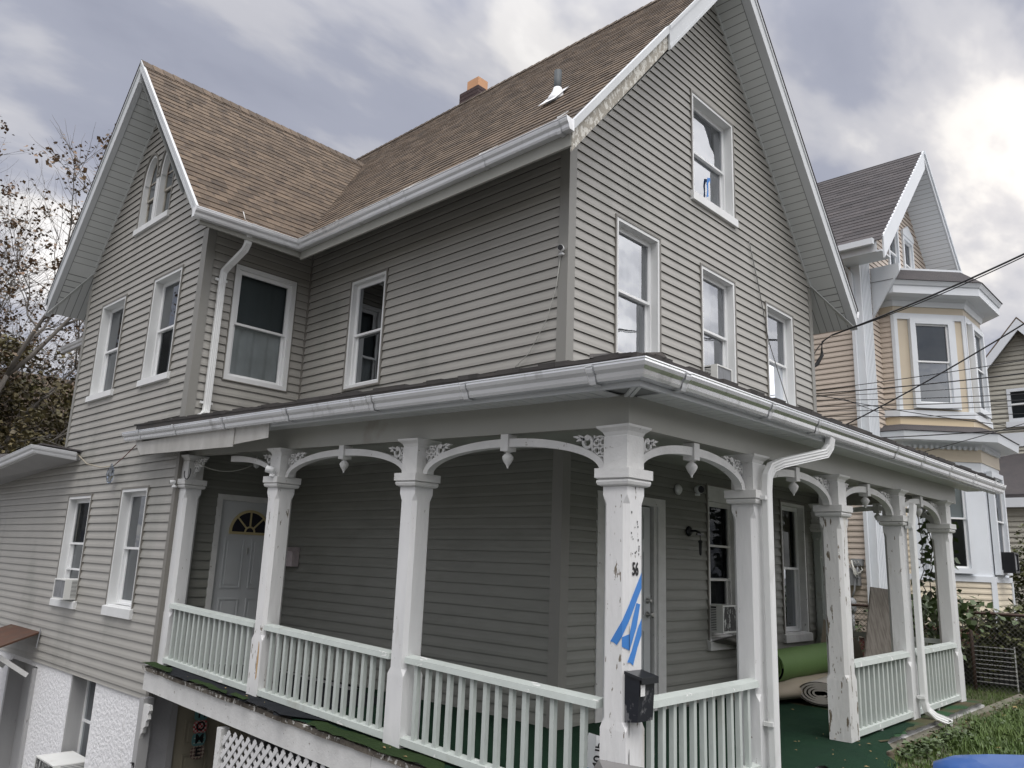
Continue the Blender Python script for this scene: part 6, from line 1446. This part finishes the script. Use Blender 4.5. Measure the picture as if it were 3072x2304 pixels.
# bins near the camera
t = thing('blue_bin', 'blue plastic recycling bin with only its lid edge in view', 'bin', (-2.55, -4.05, -.3))
def wheelie(t, cx, cy, z0_, z1_, ang, w, d, m):
    c_, s2 = math.cos(R(ang)), math.sin(R(ang)); T = lambda a, e, z: (cx + a * c_ - e * s2, cy + a * s2 + e * c_, z)
    b = MB(); h = z1_ - z0_; b.hexa([T(-w * .38, -d * .36, z0_), T(w * .38, -d * .36, z0_), T(w * .38, d * .36, z0_), T(-w * .38, d * .36, z0_), T(-w * .48, -d * .48, z1_ - .10), T(w * .48, -d * .48, z1_ - .10), T(w * .48, d * .48, z1_ - .10), T(-w * .48, d * .48, z1_ - .10)]); b.build('body', m, t)
    b = MB(); lv = [(1.0, -.10), (1.03, -.06), (1.02, -.02), (.93, 0), (.80, .012)]; pv = None
    for f_, dz in lv:
        ring = []
        for i in range(24):
            a = 2 * math.pi * (i + .5) / 24; ca, sa = math.cos(a), math.sin(a); ring.append(b.vert(T(math.copysign(abs(ca) ** .35, ca) * w * .5 * f_, math.copysign(abs(sa) ** .35, sa) * d * .5 * f_, z1_ + dz)))
        if pv:
            for j in range(24): b.idx((pv[j], pv[(j + 1) % 24], ring[(j + 1) % 24], ring[j]), True)
        pv = ring
    b.idx(pv); b.build('lid', m, t)
    for sg in (-1, 1): x = MB(); p = T(sg * w * .36, d * .4, z0_ + .1); x.lathe(p, [(.1, -.02), (.1, .02)], 14, 'x'); x.build('wheel', BLACK, t)
wheelie(t, -2.50, -4.16, -.3, .815, 44, .66, .86, BLUEB)
t = thing('grey_bin', 'grey plastic rubbish bin lid in front of the corner post', 'bin', (-2.85, -2.85, -.45))
C_ = Vector((-3.01, -3.135, -.018)); e1 = Vector((.70, -.71, 0)) * .30; e2 = Vector((.71, .70, 0)) * .34
q4 = [C_ - e1 - e2, C_ + e1 - e2, C_ + e1 + e2, C_ - e1 + e2]
b = MB(); b.hexa([(C_ + (p - C_) * .8 + Vector((0, 0, -.4))) for p in q4] + [(p + Vector((0, 0, .60))) for p in q4]); b.build('body', GREYB2, t)
b = MB(); top = [C_ + (p - C_) * 1.05 for p in q4]; hh = (.655, .58, .60, .685); b.hexa([p + Vector((0, 0, h - .03)) for p, h in zip(top, hh)] + [C_ + (p - C_) * .94 + Vector((0, 0, h + .012)) for p, h in zip(top, hh)]); b.build('lid', GREYB2, t)
for p in ((-2.7, -2.7, -.35), (-2.95, -2.6, -.35)): x = MB(); x.lathe(p, [(.1, -.02), (.1, .02)], 14, 'x'); x.build('wheel', BLACK, t)

# ================================================================ OVERHEAD CABLES
# service cables between the far corner of the house and a pole up the street (beyond the right edge)
def cab(a, c_, r, lab, sagd=.05, ext=.7, m=CABLE):
    a, c_ = Vector(a), Vector(c_); e = a + (c_ - a) * (1 + ext); return wire('overhead_cable', [a, e], r, m, lab, 'overhead cable', 'cables crossing in front of the beige house', n=20, sagd=sagd)
cab((5.95, -.14, 4.80), (5.45, -2.73, 5.37), .013, 'thickest upper cable rising to the right from the house corner', .10)
cab((5.95, -.12, 4.80), (5.44, -2.78, 5.41), .007, 'thin cable twisting along the thickest upper cable', .16)
cab((6.15, -.12, 3.45), (5.43, -2.66, 4.49), .010, 'black cable rising steeply across the bay of the beige house', .10)
labs = ['highest of the level cables crossing the upper bay window', 'second level cable crossing the upper bay window', 'third level cable crossing the upper bay window', 'fourth level cable crossing the bay below mid window', 'fifth level cable near the upper bay sill', 'sixth level cable along the upper bay sill', 'seventh level cable just under the upper bay sill']
zs = [(3.99, 3.98), (3.94, 3.83), (3.90, 3.69), (3.84, 3.57), (3.75, 3.50), (3.68, 3.43), (3.60, 3.33)]
for (za, zb), lb, r in zip(zs, labs, (.0055, .008, .0045, .005, .006, .0045, .0045)): cab((5.9, .15, za), (5.42, -2.58, zb), r, lb, .03 + r * 3)
cab((6.5, .2, 3.35), (5.41, -2.54, 3.17), .007, 'lower cable crossing the skirt roof of the bay', .06)
cab((6.3, -.9, 2.98), (5.41, -2.54, 3.19), .005, 'thin cable slanting up from the porch gutter across the lower bay', .02)
cab((5.9, .1, 3.92), (5.15, -1.43, 3.40), .005, 'thin cable drooping across the corner boards of the beige house', .03)
b = MB(); b.tube([(5.95, -.12, 4.79), (5.93, .0, 4.72), (5.90, .0, 4.6), (5.88, -.01, 4.50), (5.84, .06, 4.36), (5.72, .11, 4.28), (5.58, .12, 4.22)], .016, 6, scales=[.6, .6, .7, 1.5, 1.9, 1.2, .8])
b.tube([(5.95, -.05, 4.76), (5.88, .05, 4.62), (5.76, .10, 4.45), (5.58, .14, 4.40)], .008, 5); b.tube([(5.62, .1, 4.65), (5.72, .1, 4.55), (5.74, .1, 4.4), (5.64, .12, 4.1), (5.60, .12, 3.7)], .007, 5)
solo('cable_splice', b, CABLE, 'black taped cable splice looping into the far corner of the grey house', 'cable splice')
wire('loose_cable', [(3.63, -.03, 5.55), (3.86, -.03, 5.0), (4.10, -.03, 4.3), (4.55, -.04, 3.6), (4.78, -.05, 3.25)], .006, mat('grey_cable', (.16, .16, .155), .6), 'loose grey cable hanging down the front wall past the right window')
wire('roof_corner_cable', [(5.65, .14, 3.9), (5.75, .0, 3.86), (6.0, -.25, 3.83), (6.9, -.5, 3.72)], .005, CABLE, 'frayed thin cable tied at the house corner below the splice')

# ================================================================ TREES
def tree(loc, seed, height, spread, trunk_r, levels, leafm, nleaf, leafsize, label, crown_bias=(0, 0), leaf_zone=(.0, 1), lean=(0, 0), n0=6):
    rn = random.Random(seed); t = thing('tree', label, 'tree', loc, 'trees behind the house on the left'); b = MB(); tips = []
    def grow(p, d, L_, r, lvl):
        n = 5; P = [p]; q_ = p; dd = d
        for i in range(n):
            dd = (dd + Vector((rn.gauss(0, .11), rn.gauss(0, .11), rn.gauss(0, .07) + .035))).normalized(); q_ = q_ + dd * L_ / n; P.append(q_)
        b.tube(P, r, 7 if lvl < 2 else (5 if lvl < 4 else 3), scales=[1 - .5 * i / n for i in range(n + 1)])
        if lvl >= levels: tips.extend(P[1:]); return
        k = rn.choice((3, 4)) if lvl else n0
        for j in range(k):
            f_ = rn.uniform(.35, 1.0) if j else 1.0; i0 = min(n - 1, int(f_ * n)); s_ = P[i0].lerp(P[i0 + 1 if i0 < n else n], .5)
            ax = dd.cross(Vector((rn.gauss(0, 1), rn.gauss(0, 1), rn.gauss(0, 1)))).normalized(); ang = rn.uniform(.32, .85) * (1 if j else .45)
            nd = (Matrix.Rotation(ang, 3, ax) @ dd); nd = Vector((nd.x * spread + crown_bias[0] * .1, nd.y * spread + crown_bias[1] * .1, nd.z + .08)).normalized()
            grow(s_, nd, L_ * rn.uniform(.62, .80), r * rn.uniform(.48, .62), lvl + 1)
    grow(Vector(loc), Vector((lean[0], lean[1], 1)).normalized(), height * .36, trunk_r, 0)
    b.build('branches', BARK, t); lv = MB(); zs_ = [p.z for p in tips]; zmin, zmax = min(zs_), max(zs_)
    cand = [p for p in tips if leaf_zone[0] <= (p.z - zmin) / (zmax - zmin) <= leaf_zone[1]]; pts = []
    hubs = rn.sample(cand, min(len(cand), max(10, nleaf // 14)))
    for _ in range(nleaf):
        h = rn.choice(hubs); pts.append(h + Vector((rn.gauss(0, .13), rn.gauss(0, .13), rn.gauss(0, .10))))
    leaf_cloud(lv, pts, leafsize, rn, .5); lv.build('crown', leafm, t); return t
tree((-.2, 18.8, -3.0), 25, 17.8, 1.1, .17, 6, LEAFR, 20000, .12, 'tall half-bare tree with russet leaves left of the wing gable', n0=8)
tree((-2.1, 20.5, -3.5), 8, 17.0, 1.15, .14, 6, LEAFR, 9000, .12, 'thin half-bare tree at the left edge behind the lean-to', n0=7)
tree((-.6, 26.0, -3.5), 14, 13.0, 1.2, .20, 5, LEAFD, 17000, .17, 'dense dark leaved tree filling the gap behind the lean-to', leaf_zone=(0, .85))
tree((2.1, 21.0, -3.5), 17, 12.0, 1.2, .18, 5, LEAFD, 13000, .15, 'dark leaved tree close behind the wing corner', crown_bias=(-.4, 0), leaf_zone=(0, .8))
# far wood all round the side of the street that faces the houses
b = MB(); rn = random.Random(77); prev = None
for i in range(150):
    a = R(150 + i * 1.15); r0 = 34 + 5 * math.sin(i * .37); h = 7.5 + 2.2 * mnoise.noise(Vector((i * .17, 0, 0))) + 1.2 * mnoise.noise(Vector((i * .9, 3, 0)))
    ring = []
    for dr, dz in ((0, -1), (-1.5, h * .35), (-.8, h * .8), (1.5, h), (4, h * .8), (5, -1)):
        r_ = r0 + dr + rn.uniform(-.6, .6); ring.append(b.vert((r_ * math.cos(a), r_ * math.sin(a), dz + rn.uniform(-.5, .5))))
    if prev:
        for j in range(5): b.idx((prev[j], prev[j + 1], ring[j + 1], ring[j]), True)
    prev = ring
o = b.build('far_wood', LEAFD); o['kind'] = 'stuff'; o['label'] = 'dark far-off line of trees across the street'; o['category'] = 'wood'
